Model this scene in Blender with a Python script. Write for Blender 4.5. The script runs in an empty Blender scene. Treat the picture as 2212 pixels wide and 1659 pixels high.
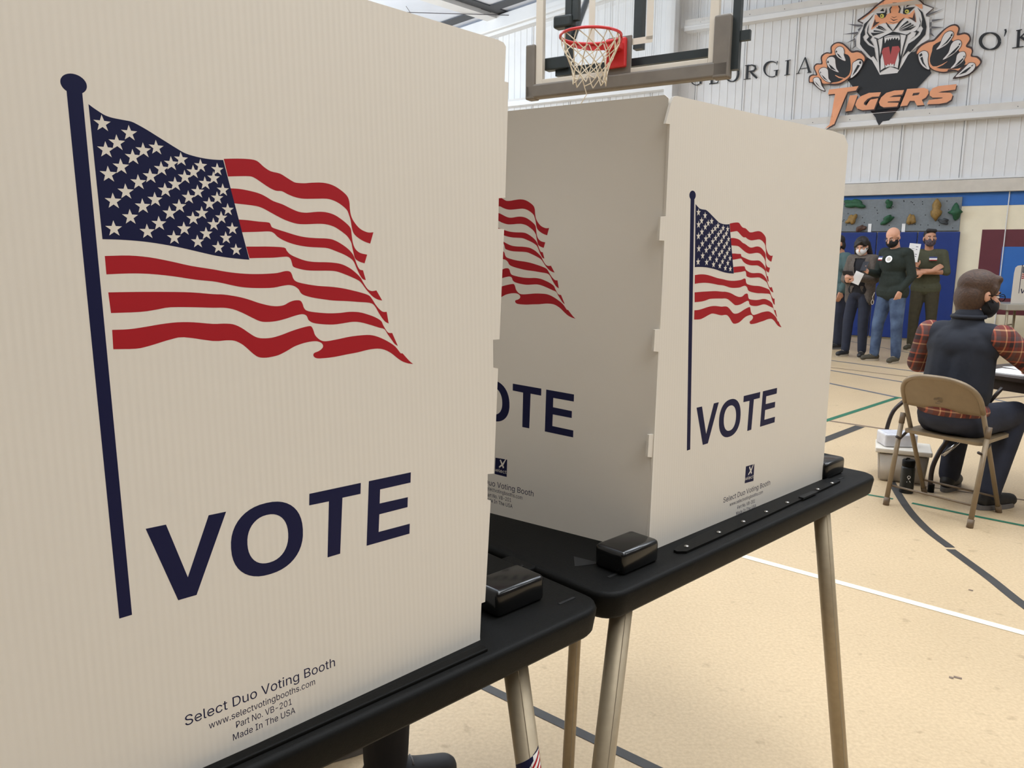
import bpy, bmesh, math, random
from mathutils import Vector, Matrix
from mathutils.geometry import tessellate_polygon

SC = bpy.context.scene
COL = SC.collection
V = Vector

# ------------------------------------------------------------------ camera, world, lights, exposure
FPX, CX, CY, CAM_Z = 1662.0, 1106.0, 829.5, 1.40
PITCH, ROLL = math.atan(FPX / 9870.0), math.radians(0.5)
_cp, _sp, _cr, _sr = math.cos(PITCH), math.sin(PITCH), math.cos(ROLL), math.sin(ROLL)
AX_X = V((_cr, -_sr * _sp, _sr * _cp))            # camera right  (world x, y, z)
AX_D = V((_sr, _cr * _sp * -1, -_cr * _cp))       # camera down
AX_F = V((0, _cp, -_sp))                          # camera forward
AX_X = AX_D.cross(AX_F).normalized()
ORI = V((0, 0, CAM_Z))

cam = bpy.data.cameras.new('camera')
cam.sensor_width = 36.0
cam.lens = 36.0 * FPX / 2212.0
cam.clip_start, cam.clip_end = 0.05, 200
cam_ob = bpy.data.objects.new('camera', cam)
COL.objects.link(cam_ob)
_m = Matrix.Identity(4)
for i in range(3):
    _m[i][0], _m[i][1], _m[i][2], _m[i][3] = AX_X[i], -AX_D[i], -AX_F[i], ORI[i]
cam_ob.matrix_world = _m
SC.camera = cam_ob

SC.view_settings.view_transform = 'Standard'
SC.view_settings.look = 'None'
SC.view_settings.gamma = 1.0
SC.view_settings.use_curve_mapping = False
SC.view_settings.exposure = 0.0

world = bpy.data.worlds.new('World')
world.use_nodes = True
SC.world = world
world.node_tree.nodes['Background'].inputs[0].default_value = (1.0, 1.0, 1.0, 1)
world.node_tree.nodes['Background'].inputs[1].default_value = WORLD_STRENGTH = 0.2

RIGHT = V((0.848, -0.53, 0)).normalized()          # along the far gable wall, to the right
AWAY = V((0.53, 0.848, 0)).normalized()            # from the camera towards that wall
WALL_D = 14.77

def area(name, loc, aim, sx, sy, power, color=(1, 1, 1)):
    l = bpy.data.lights.new(name, 'AREA')
    l.shape = 'RECTANGLE'; l.size = sx; l.size_y = sy; l.energy = power; l.color = color
    o = bpy.data.objects.new(name, l); COL.objects.link(o)
    o.location = loc
    o.rotation_euler = (V(aim) - V(loc)).to_track_quat('-Z', 'Y').to_euler()
    return o

# high-bay lamps hanging in rows under the roof, all outside the frame
for a, b, z_, w_ in ((0.6, 1.8, 5.2, 118), (2.4, 0.0, 5.4, 82), (0.0, -5.0, 5.6, 30), (6.0, -5.0, 5.8, 40), (7.0, -1.5, 5.8, 45), (-4.0, 3.5, 5.2, 90), (1.0, 5.2, 5.6, 80), (6.5, 4.2, 6.0, 110),
                    (-8.5, 8.5, 5.4, 80), (-2.5, 8.5, 5.8, 70), (4.0, 8.5, 6.3, 90), (9.5, 8.5, 6.6, 90)):
    p = RIGHT * a + AWAY * b
    area('high_bay_lamp', (p.x, p.y, z_), (p.x, p.y, 0), 2.4, 1.4, w_, (0.93, 0.97, 1.0))

# upward fill lights added to brighten the roof, apart from the lamps
for a, b in ((-9.0, 8.0), (-3.0, 4.0), (3.0, 8.0)):
    p = RIGHT * a + AWAY * b
    area('roof_fill_light', (p.x, p.y, 5.0 + 0.1 * a), (p.x, p.y, 9), 2.0, 2.0, 330, (0.82, 0.91, 1.0))
# cool fill light added to brighten the far left wall, its source unseen
p = RIGHT * -14.5 + AWAY * 8
area('cool_wall_fill', (p.x, p.y, 4.2), tuple(RIGHT * -8 + AWAY * 14.7 + V((0, 0, 5.4))), 4, 2.5, 640, (0.74, 0.86, 1.0))

# ------------------------------------------------------------------ pixel rays of the 2212 x 1659 frame onto real planes
def ray(x, y):
    return AX_F + AX_X * ((x - CX) / FPX) + AX_D * ((y - CY) / FPX)

def on_plane(x, y, p, n):
    d = ray(x, y)
    return ORI + d * ((p - ORI).dot(n) / d.dot(n))

def on_z(x, y, z): return on_plane(x, y, V((0, 0, z)), V((0, 0, 1)))
def on_y(x, y, Y): return on_plane(x, y, V((0, Y, 0)), V((0, 1, 0)))
def on_wall(x, y, off=0.0): return on_plane(x, y, AWAY * (WALL_D - off), AWAY)
def W(s, z, off=0.0): return RIGHT * s + AWAY * (WALL_D - off) + V((0, 0, z))
def crop(ox, oy, sc, pts): return [(ox + x / sc, oy + y / sc) for x, y in pts]

# ------------------------------------------------------------------ materials
def lin(c):
    return tuple(((v / 255) / 12.92 if v / 255 <= 0.04045 else (((v / 255) + 0.055) / 1.055) ** 2.4) for v in c)

def mat(name, rgb, rough=0.6, metal=0.0, noise=0.0, nscale=20.0, bump=0.0, bscale=200.0, spec=0.5, rgb2=None, trans=0.0):
    m = bpy.data.materials.new(name); m.use_nodes = True
    nt = m.node_tree; b = nt.nodes['Principled BSDF']
    c = lin(rgb)
    b.inputs['Base Color'].default_value = (*c, 1)
    b.inputs['Roughness'].default_value = rough
    b.inputs['Metallic'].default_value = metal
    b.inputs['Specular IOR Level'].default_value = spec
    tc = nt.nodes.new('ShaderNodeTexCoord')
    if noise or rgb2:
        n = nt.nodes.new('ShaderNodeTexNoise'); n.inputs['Scale'].default_value = nscale; n.inputs['Detail'].default_value = 5
        nt.links.new(tc.outputs['Object'], n.inputs['Vector'])
        r = nt.nodes.new('ShaderNodeValToRGB')
        c2 = lin(rgb2) if rgb2 else tuple(max(0, v * (1 - noise)) for v in c)
        r.color_ramp.elements[0].position, r.color_ramp.elements[1].position = 0.35, 0.65
        r.color_ramp.elements[0].color = (*c2, 1); r.color_ramp.elements[1].color = (*c, 1)
        nt.links.new(n.outputs['Fac'], r.inputs['Fac']); nt.links.new(r.outputs['Color'], b.inputs['Base Color'])
    if bump:
        n = nt.nodes.new('ShaderNodeTexNoise'); n.inputs['Scale'].default_value = bscale; n.inputs['Detail'].default_value = 3
        nt.links.new(tc.outputs['Object'], n.inputs['Vector'])
        bp = nt.nodes.new('ShaderNodeBump'); bp.inputs['Strength'].default_value = bump; bp.inputs['Distance'].default_value = 0.004
        nt.links.new(n.outputs['Fac'], bp.inputs['Height']); nt.links.new(bp.outputs['Normal'], b.inputs['Normal'])
    return m

def wave_bump(m, axis, scale, strength, dist=0.001, rot=None):
    nt = m.node_tree; b = nt.nodes['Principled BSDF']
    tc = nt.nodes.new('ShaderNodeTexCoord'); w = nt.nodes.new('ShaderNodeTexWave')
    w.wave_type = 'BANDS'; w.bands_direction = axis; w.inputs['Scale'].default_value = scale
    src = tc.outputs['Object']
    if rot is not None:
        mp = nt.nodes.new('ShaderNodeMapping'); mp.inputs['Rotation'].default_value = (0, 0, rot)
        nt.links.new(src, mp.inputs['Vector']); src = mp.outputs['Vector']
    nt.links.new(src, w.inputs['Vector'])
    bp = nt.nodes.new('ShaderNodeBump'); bp.inputs['Strength'].default_value = strength; bp.inputs['Distance'].default_value = dist
    nt.links.new(w.outputs['Fac'], bp.inputs['Height']); nt.links.new(bp.outputs['Normal'], b.inputs['Normal'])

M = {}
M['panel'] = mat('corrugated_plastic', (224, 217, 206), 0.42, noise=0.02, nscale=3, spec=0.35)
wave_bump(M['panel'], 'X', 42, 0.12, 0.0005)
M['navy'] = mat('navy_print', (13, 17, 58), 0.55, spec=0.25)
M['red'] = mat('red_print', (162, 24, 34), 0.55, spec=0.25)
M['black_plastic'] = mat('black_plastic', (11, 11, 10), 0.55, spec=0.14, bump=0.12, bscale=420)
M['black_gloss'] = mat('glossy_black_plastic', (20, 20, 20), 0.18)
M['slot'] = mat('dark_slot', (9, 9, 9), 0.8)
M['alu'] = mat('brushed_aluminium', (170, 155, 130), 0.5, metal=0.45, noise=0.08, nscale=60)
M['steel'] = mat('steel', (150, 148, 144), 0.3, metal=0.9)
M['chrome'] = mat('chrome', (200, 200, 205), 0.12, metal=1.0)
M['white_paint'] = mat('white_painted_metal', (224, 223, 222), 0.5, noise=0.04, nscale=4)
M['girt'] = mat('girt_web_off_white', (214, 209, 202), 0.55, noise=0.06, nscale=6)
M['roof'] = mat('roof_insulation', (224, 229, 240), 0.7, noise=0.04, nscale=2)
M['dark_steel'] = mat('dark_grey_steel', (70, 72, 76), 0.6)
M['cream'] = mat('cream_block_paint', (238, 226, 198), 0.6, noise=0.05, nscale=5, bump=0.3, bscale=30)
M['beam'] = mat('beam_paint', (206, 198, 186), 0.6, noise=0.08, nscale=8)
M['near_wall'] = mat('dark_unseen_wall', (120, 104, 88), 0.6, noise=0.1, nscale=3)  # for unseen walls, made dark to cut the sideways fill light
M['blue_paint'] = mat('blue_wall_paint', (44, 104, 180), 0.5, noise=0.05, nscale=5)
M['maroon'] = mat('maroon_wall_paint', (98, 38, 48), 0.55, noise=0.08, nscale=5)
M['mat_blue'] = mat('blue_vinyl_mat', (26, 52, 122), 0.42, noise=0.12, nscale=3, bump=0.1, bscale=12)
M['grey_board'] = mat('grey_climbing_board', (122, 128, 132), 0.75, noise=0.1, nscale=30, bump=0.3, bscale=60)
M['hold_green'] = mat('green_climbing_hold', (34, 88, 56), 0.6, noise=0.3, nscale=30, bump=0.5, bscale=60)
M['hold_ochre'] = mat('ochre_climbing_hold', (150, 118, 60), 0.6, noise=0.3, nscale=30, bump=0.5, bscale=60)
M['hold_brown'] = mat('brown_climbing_hold', (98, 70, 58), 0.6, noise=0.3, nscale=30, bump=0.5, bscale=60)
M['hold_grey'] = mat('grey_climbing_hold', (66, 70, 74), 0.6, noise=0.3, nscale=30, bump=0.5, bscale=60)
M['white'] = mat('white_paper', (236, 234, 232), 0.7)
M['ink'] = mat('dark_ink', (44, 46, 52), 0.6)
M['e_black'] = mat('emblem_black', (32, 34, 38), 0.55, noise=0.1, nscale=6)
M['e_white'] = mat('emblem_white', (224, 220, 218), 0.55)
M['e_orange'] = mat('emblem_orange', (236, 164, 122), 0.55, noise=0.05, nscale=6)
M['e_dark'] = mat('emblem_brown_outline', (66, 48, 46), 0.55)
M['e_grey'] = mat('emblem_grey', (96, 94, 98), 0.55)
M['e_red'] = mat('emblem_tongue_red', (178, 78, 78), 0.55)
M['e_yellow'] = mat('emblem_yellow', (206, 196, 90), 0.55)
M['hoop_red'] = mat('orange_red_rim', (196, 44, 44), 0.38)
M['net'] = mat('net_cord', (206, 192, 168), 0.8)
M['frame_white'] = mat('backboard_frame', (206, 196, 180), 0.5)
M['pad'] = mat('grey_brown_padding', (112, 104, 94), 0.6, noise=0.12, nscale=8)
M['post'] = mat('dark_green_steel', (36, 42, 42), 0.45)
M['tan_metal'] = mat('tan_painted_steel', (138, 120, 95), 0.4, noise=0.1, nscale=20, metal=0.1)
M['tan_edge'] = mat('tan_worn_steel', (118, 100, 80), 0.45, noise=0.2, nscale=30)
M['table_top'] = mat('dark_brown_laminate', (52, 40, 34), 0.5)
M['dark_tube'] = mat('dark_brown_tube', (58, 50, 48), 0.35, metal=0.3)
M['clear_bin'] = mat('cloudy_plastic', (204, 196, 186), 0.4, noise=0.2, nscale=9)
M['lid_white'] = mat('white_plastic_lid', (228, 220, 206), 0.4)
M['bag'] = mat('white_plastic_wrap', (226, 226, 232), 0.25, noise=0.2, nscale=12, bump=0.6, bscale=30)
M['bottle'] = mat('black_powder_coat', (22, 26, 28), 0.42)
M['skin'] = mat('skin', (214, 160, 132), 0.55, noise=0.08, nscale=14)
M['skin2'] = mat('skin_tan', (196, 142, 112), 0.55, noise=0.08, nscale=14)
M['lips'] = mat('lips', (170, 96, 88), 0.5)
M['eye'] = mat('eye_dark', (40, 28, 24), 0.25)
M['eye_white'] = mat('eye_white', (226, 220, 214), 0.3)
M['hair_black'] = mat('dark_hair', (32, 25, 24), 0.55, noise=0.4, nscale=40, bump=0.6, bscale=90)
M['hair_brown'] = mat('brown_hair', (78, 54, 38), 0.6, rgb2=(60, 41, 29), nscale=90, bump=0.6, bscale=90)
M['mask_black'] = mat('black_mask', (22, 22, 26), 0.8)
M['mask_white'] = mat('white_mask', (232, 230, 230), 0.75)
M['mask_pattern'] = mat('patterned_mask', (104, 88, 92), 0.8, rgb2=(52, 48, 56), nscale=60)
M['blazer'] = mat('brown_grey_blazer', (98, 88, 80), 0.85, noise=0.25, nscale=40, bump=0.3, bscale=40)
M['black_cloth'] = mat('black_cloth', (26, 25, 30), 0.85)
M['sweater_green'] = mat('dark_green_sweater', (38, 46, 40), 0.9, noise=0.2, nscale=60, bump=0.4, bscale=30)
M['olive'] = mat('olive_shirt', (78, 78, 58), 0.9, noise=0.15, nscale=30, bump=0.4, bscale=30)
M['olive_pants'] = mat('olive_trousers', (66, 60, 42), 0.85, noise=0.2, nscale=20, bump=0.4, bscale=20)
M['jeans'] = mat('blue_jeans', (86, 104, 132), 0.85, rgb2=(48, 62, 88), nscale=6, bump=0.4, bscale=20)
M['dark_jeans'] = mat('dark_jeans', (40, 44, 60), 0.85, noise=0.25, nscale=10, bump=0.4, bscale=20)
M['teal'] = mat('teal_jacket', (76, 98, 98), 0.85, noise=0.15, nscale=12)
M['vest'] = mat('navy_vest', (26, 30, 42), 0.8, noise=0.2, nscale=8, bump=0.5, bscale=14)
M['shoe'] = mat('black_sneaker', (34, 33, 34), 0.6)
M['shoe_olive'] = mat('olive_shoe', (70, 64, 50), 0.7)
M['sole'] = mat('pale_shoe_sole', (176, 164, 146), 0.7)
M['sole_dark'] = mat('grey_shoe_sole', (110, 106, 104), 0.7)
M['phone'] = mat('phone_case', (30, 32, 40), 0.3)
M['line_black'] = mat('black_floor_tape', (62, 60, 58), 0.6, noise=0.2, nscale=12)
M['line_white'] = mat('white_floor_tape', (246, 232, 204), 0.6)
M['line_green'] = mat('green_floor_line', (36, 110, 84), 0.6, noise=0.2, nscale=12)
M['line_blue'] = mat('grey_blue_floor_line', (102, 106, 116), 0.6, noise=0.2, nscale=12)
M['line_brown'] = mat('brown_floor_line', (128, 108, 92), 0.6, noise=0.2, nscale=12)

def plaid():
    m = bpy.data.materials.new('plaid_flannel'); m.use_nodes = True
    nt = m.node_tree; b = nt.nodes['Principled BSDF']; b.inputs['Roughness'].default_value = 0.9
    tc = nt.nodes.new('ShaderNodeTexCoord'); sep = nt.nodes.new('ShaderNodeSeparateXYZ')
    nt.links.new(tc.outputs['Object'], sep.inputs[0])
    def bands(sock, k, stops):
        mu = nt.nodes.new('ShaderNodeMath'); mu.operation = 'MULTIPLY'; mu.inputs[1].default_value = k
        fr = nt.nodes.new('ShaderNodeMath'); fr.operation = 'FRACT'
        r = nt.nodes.new('ShaderNodeValToRGB'); r.color_ramp.interpolation = 'CONSTANT'
        nt.links.new(sock, mu.inputs[0]); nt.links.new(mu.outputs[0], fr.inputs[0]); nt.links.new(fr.outputs[0], r.inputs[0])
        e = r.color_ramp.elements
        e[0].position, e[0].color = stops[0][0], (*lin(stops[0][1]), 1)
        e[1].position, e[1].color = stops[1][0], (*lin(stops[1][1]), 1)
        for p, c in stops[2:]:
            q = e.new(p); q.color = (*lin(c), 1)
        return r.outputs[0]
    S1 = [(0, (104, 58, 50)), (0.25, (206, 160, 120)), (0.32, (120, 48, 42)), (0.5, (48, 34, 38)), (0.72, (190, 96, 70)), (0.8, (92, 74, 76))]
    add = nt.nodes.new('ShaderNodeMath'); add.operation = 'ADD'
    nt.links.new(sep.outputs[0], add.inputs[0]); nt.links.new(sep.outputs[1], add.inputs[1])
    a = bands(sep.outputs[2], 9.0, S1); c = bands(add.outputs[0], 8.0, S1)
    mx = nt.nodes.new('ShaderNodeMix'); mx.data_type = 'RGBA'; mx.inputs[0].default_value = 0.5
    nt.links.new(a, mx.inputs[6]); nt.links.new(c, mx.inputs[7]); nt.links.new(mx.outputs[2], b.inputs['Base Color'])
    return m
M['plaid'] = plaid()

def glass():
    m = bpy.data.materials.new('backboard_glass'); m.use_nodes = True
    nt = m.node_tree; b = nt.nodes['Principled BSDF']
    b.inputs['Base Color'].default_value = (0.93, 0.97, 0.98, 1); b.inputs['Roughness'].default_value = 0.02
    b.inputs['Transmission Weight'].default_value = 1.0; b.inputs['IOR'].default_value = 1.02
    b.inputs['Alpha'].default_value = 0.25
    return m
M['glass'] = glass()

def floor_mat():
    m = bpy.data.materials.new('vinyl_floor'); m.use_nodes = True
    nt = m.node_tree; b = nt.nodes['Principled BSDF']; b.inputs['Roughness'].default_value = 0.42
    b.inputs['Specular IOR Level'].default_value = 0.4
    tc = nt.nodes.new('ShaderNodeTexCoord')
    def noise(scale, det, p0, c0, p1, c1):
        n = nt.nodes.new('ShaderNodeTexNoise'); n.inputs['Scale'].default_value = scale; n.inputs['Detail'].default_value = det
        nt.links.new(tc.outputs['Object'], n.inputs['Vector'])
        r = nt.nodes.new('ShaderNodeValToRGB'); e = r.color_ramp.elements
        e[0].position, e[0].color = p0, (*c0, 1); e[1].position, e[1].color = p1, (*c1, 1)
        nt.links.new(n.outputs['Fac'], r.inputs['Fac']); return r.outputs[0]
    A = noise(85, 6, 0.34, lin((196, 171, 136)), 0.66, lin((210, 186, 150)))
    B = noise(1.3, 4, 0.35, (0.93, 0.93, 0.93), 0.65, (1, 1, 1))
    Cc = noise(14, 8, 0.28, (0.80, 0.78, 0.76), 0.36, (1, 1, 1))
    m1 = nt.nodes.new('ShaderNodeMix'); m1.data_type = 'RGBA'; m1.blend_type = 'MULTIPLY'; m1.inputs[0].default_value = 1
    m2 = nt.nodes.new('ShaderNodeMix'); m2.data_type = 'RGBA'; m2.blend_type = 'MULTIPLY'; m2.inputs[0].default_value = 1
    nt.links.new(A, m1.inputs[6]); nt.links.new(B, m1.inputs[7])
    nt.links.new(m1.outputs[2], m2.inputs[6]); nt.links.new(Cc, m2.inputs[7])
    nt.links.new(m2.outputs[2], b.inputs['Base Color'])
    return m
M['floor'] = floor_mat()

# ------------------------------------------------------------------ object helpers
def obj(name, bm, m, parent=None, smooth=False):
    """links one mesh object; bm is in world coordinates"""
    me = bpy.data.meshes.new(name)
    if parent is not None:
        bm.transform(WM[parent.name].inverted())
    bmesh.ops.recalc_face_normals(bm, faces=bm.faces)
    bm.to_mesh(me); bm.free()
    if smooth:
        for f in me.polygons: f.use_smooth = True
    me.materials.append(m)
    o = bpy.data.objects.new(name, me); COL.objects.link(o)
    if parent is not None:
        o.parent = parent
        WM[o.name] = WM[parent.name].copy()
    else:
        WM[o.name] = Matrix.Identity(4)
    return o
WM = {}

def tag(o, label, cat, group=None, kind=None):
    o['label'] = label; o['category'] = cat
    if group: o['group'] = group
    if kind: o['kind'] = kind
    return o

def thing(name, label, cat, loc=(0, 0, 0), rotz=0.0, group=None):
    o = bpy.data.objects.new(name, None); COL.objects.link(o)
    o.location = loc; o.rotation_euler = (0, 0, rotz); o.empty_display_size = 0.1
    WM[o.name] = Matrix.Translation(V(loc)) @ Matrix.Rotation(rotz, 4, 'Z')
    return tag(o, label, cat, group)

def solo(name, bm, m, label, cat, group=None, smooth=False):
    return tag(obj(name, bm, m, None, smooth), label, cat, group)

def struct(name, bm, m, parent=None, smooth=False):
    o = obj(name, bm, m, parent, smooth); o['kind'] = 'structure'; return o

def box(bm, c, half, ux=V((1, 0, 0)), uy=V((0, 1, 0)), uz=V((0, 0, 1)), bev=0.0):
    c = V(c); t = bmesh.new()
    vs = []
    for sz in (-1, 1):
        for sx, sy in ((-1, -1), (1, -1), (1, 1), (-1, 1)):
            vs.append(t.verts.new(c + ux * (half[0] * sx) + uy * (half[1] * sy) + uz * (half[2] * sz)))
    for f in ((3, 2, 1, 0), (4, 5, 6, 7), (0, 1, 5, 4), (1, 2, 6, 5), (2, 3, 7, 6), (3, 0, 4, 7)):
        t.faces.new([vs[i] for i in f])
    if bev:
        bmesh.ops.bevel(t, geom=t.edges[:], offset=bev, segments=3, affect='EDGES', profile=0.5)
    join(bm, t)

def join(bm, t):
    me = bpy.data.meshes.new('tmp'); t.to_mesh(me); t.free(); bm.from_mesh(me); bpy.data.meshes.remove(me)

def frame_of(d):
    d = d.normalized(); a = V((0, 0, 1)) if abs(d.z) < 0.9 else V((1, 0, 0))
    u = d.cross(a).normalized(); return u, d.cross(u).normalized()

def tube(bm, pts, r, n=12, caps=True, r2=None):
    """swept tube through pts, r constant or a list"""
    pts = [V(p) for p in pts]; rings = []
    u = None
    for i, p in enumerate(pts):
        d = (pts[min(i + 1, len(pts) - 1)] - pts[max(i - 1, 0)]).normalized()
        if u is None: u, w = frame_of(d)
        else:
            u = (u - d * u.dot(d)).normalized(); w = d.cross(u)
        rr = r[i] if isinstance(r, (list, tuple)) else r
        rings.append([bm.verts.new(p + u * (rr * math.cos(2 * math.pi * k / n)) + w * (rr * math.sin(2 * math.pi * k / n))) for k in range(n)])
    for a, b in zip(rings, rings[1:]):
        for k in range(n):
            bm.faces.new((a[k], a[(k + 1) % n], b[(k + 1) % n], b[k]))
    if caps:
        bm.faces.new(rings[0][::-1]); bm.faces.new(rings[-1])

def smooth_line(pts, n=4, closed=False):
    """Catmull-Rom through 2D or 3D points"""
    P = [V(p) for p in pts]; out = []; N = len(P)
    rng = range(N if closed else N - 1)
    for i in rng:
        p0 = P[(i - 1) % N] if closed or i > 0 else P[0] * 2 - P[1]
        p1, p2 = P[i], P[(i + 1) % N]
        p3 = P[(i + 2) % N] if closed or i + 2 < N else p2 * 2 - p1
        for k in range(n):
            t = k / n
            out.append(0.5 * ((2 * p1) + (p2 - p0) * t + (2 * p0 - 5 * p1 + 4 * p2 - p3) * t * t + (3 * p1 - p0 - 3 * p2 + p3) * t ** 3))
    if not closed: out.append(P[-1])
    return out

def poly(bm, loops, fn):
    """fills a polygon with holes; loops of 2D points, fn maps a 2D point to 3D"""
    loops = [[V((p[0], p[1], 0)) for p in L] for L in loops if len(L) >= 3]
    flat = [p for L in loops for p in L]
    vs = [bm.verts.new(fn(p.x, p.y)) for p in flat]
    for t in tessellate_polygon(loops):
        if len(set(t)) == 3:
            try: bm.faces.new([vs[i] for i in t])
            except ValueError: pass

def board(bm, pts, nrm, th):
    """solid board: closed outline of coplanar 3D points pushed th along nrm"""
    pts = [V(p) for p in pts]; n = nrm.normalized()
    u = (pts[1] - pts[0]).normalized(); w = n.cross(u)
    flat = [V(((p - pts[0]).dot(u), (p - pts[0]).dot(w), 0)) for p in pts]
    a = [bm.verts.new(p) for p in pts]; b = [bm.verts.new(p + n * th) for p in pts]
    for t in tessellate_polygon([flat]):
        if len(set(t)) == 3:
            try:
                bm.faces.new([a[i] for i in t]); bm.faces.new([b[i] for i in reversed(t)])
            except ValueError: pass
    N = len(pts)
    for i in range(N):
        bm.faces.new((a[i], a[(i + 1) % N], b[(i + 1) % N], b[i]))

def ribbon(bm, pts, w, fn):
    """flat stroke of width w (number or list) along 2D pts"""
    P = [V((p[0], p[1])) for p in pts]; L = []; R = []
    for i, p in enumerate(P):
        d = (P[min(i + 1, len(P) - 1)] - P[max(i - 1, 0)]).normalized(); q = V((-d.y, d.x))
        ww = (w[i] if isinstance(w, (list, tuple)) else w) / 2
        L.append(bm.verts.new(fn(p.x + q.x * ww, p.y + q.y * ww))); R.append(bm.verts.new(fn(p.x - q.x * ww, p.y - q.y * ww)))
    for i in range(len(P) - 1):
        bm.faces.new((L[i], L[i + 1], R[i + 1], R[i]))

def ellipse(cx, cy, rx, ry, n=28, p=2.0):
    out = []
    for k in range(n):
        a = 2 * math.pi * k / n; c, s = math.cos(a), math.sin(a)
        out.append((cx + rx * math.copysign(abs(c) ** (2 / p), c), cy + ry * math.copysign(abs(s) ** (2 / p), s)))
    return out

def ball(bm, c, r, mtx=None, sub=2):
    """ellipsoid with radii r"""
    t = bmesh.new(); bmesh.ops.create_icosphere(t, subdivisions=sub, radius=1)
    r = (r, r, r) if isinstance(r, (int, float)) else r
    m = Matrix.Diagonal((*r, 1))
    if mtx is not None: m = mtx.to_4x4() @ m
    t.transform(Matrix.Translation(V(c)) @ m); join(bm, t)

def lathe(bm, base, prof, n=24):
    rings = []
    for r, z in prof:
        rings.append([bm.verts.new(V(base) + V((r * math.cos(2 * math.pi * k / n), r * math.sin(2 * math.pi * k / n), z))) for k in range(n)])
    for a, b in zip(rings, rings[1:]):
        for k in range(n): bm.faces.new((a[k], a[(k + 1) % n], b[(k + 1) % n], b[k]))
    bm.faces.new(rings[0][::-1]); bm.faces.new(rings[-1])
NB = bmesh.new
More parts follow.
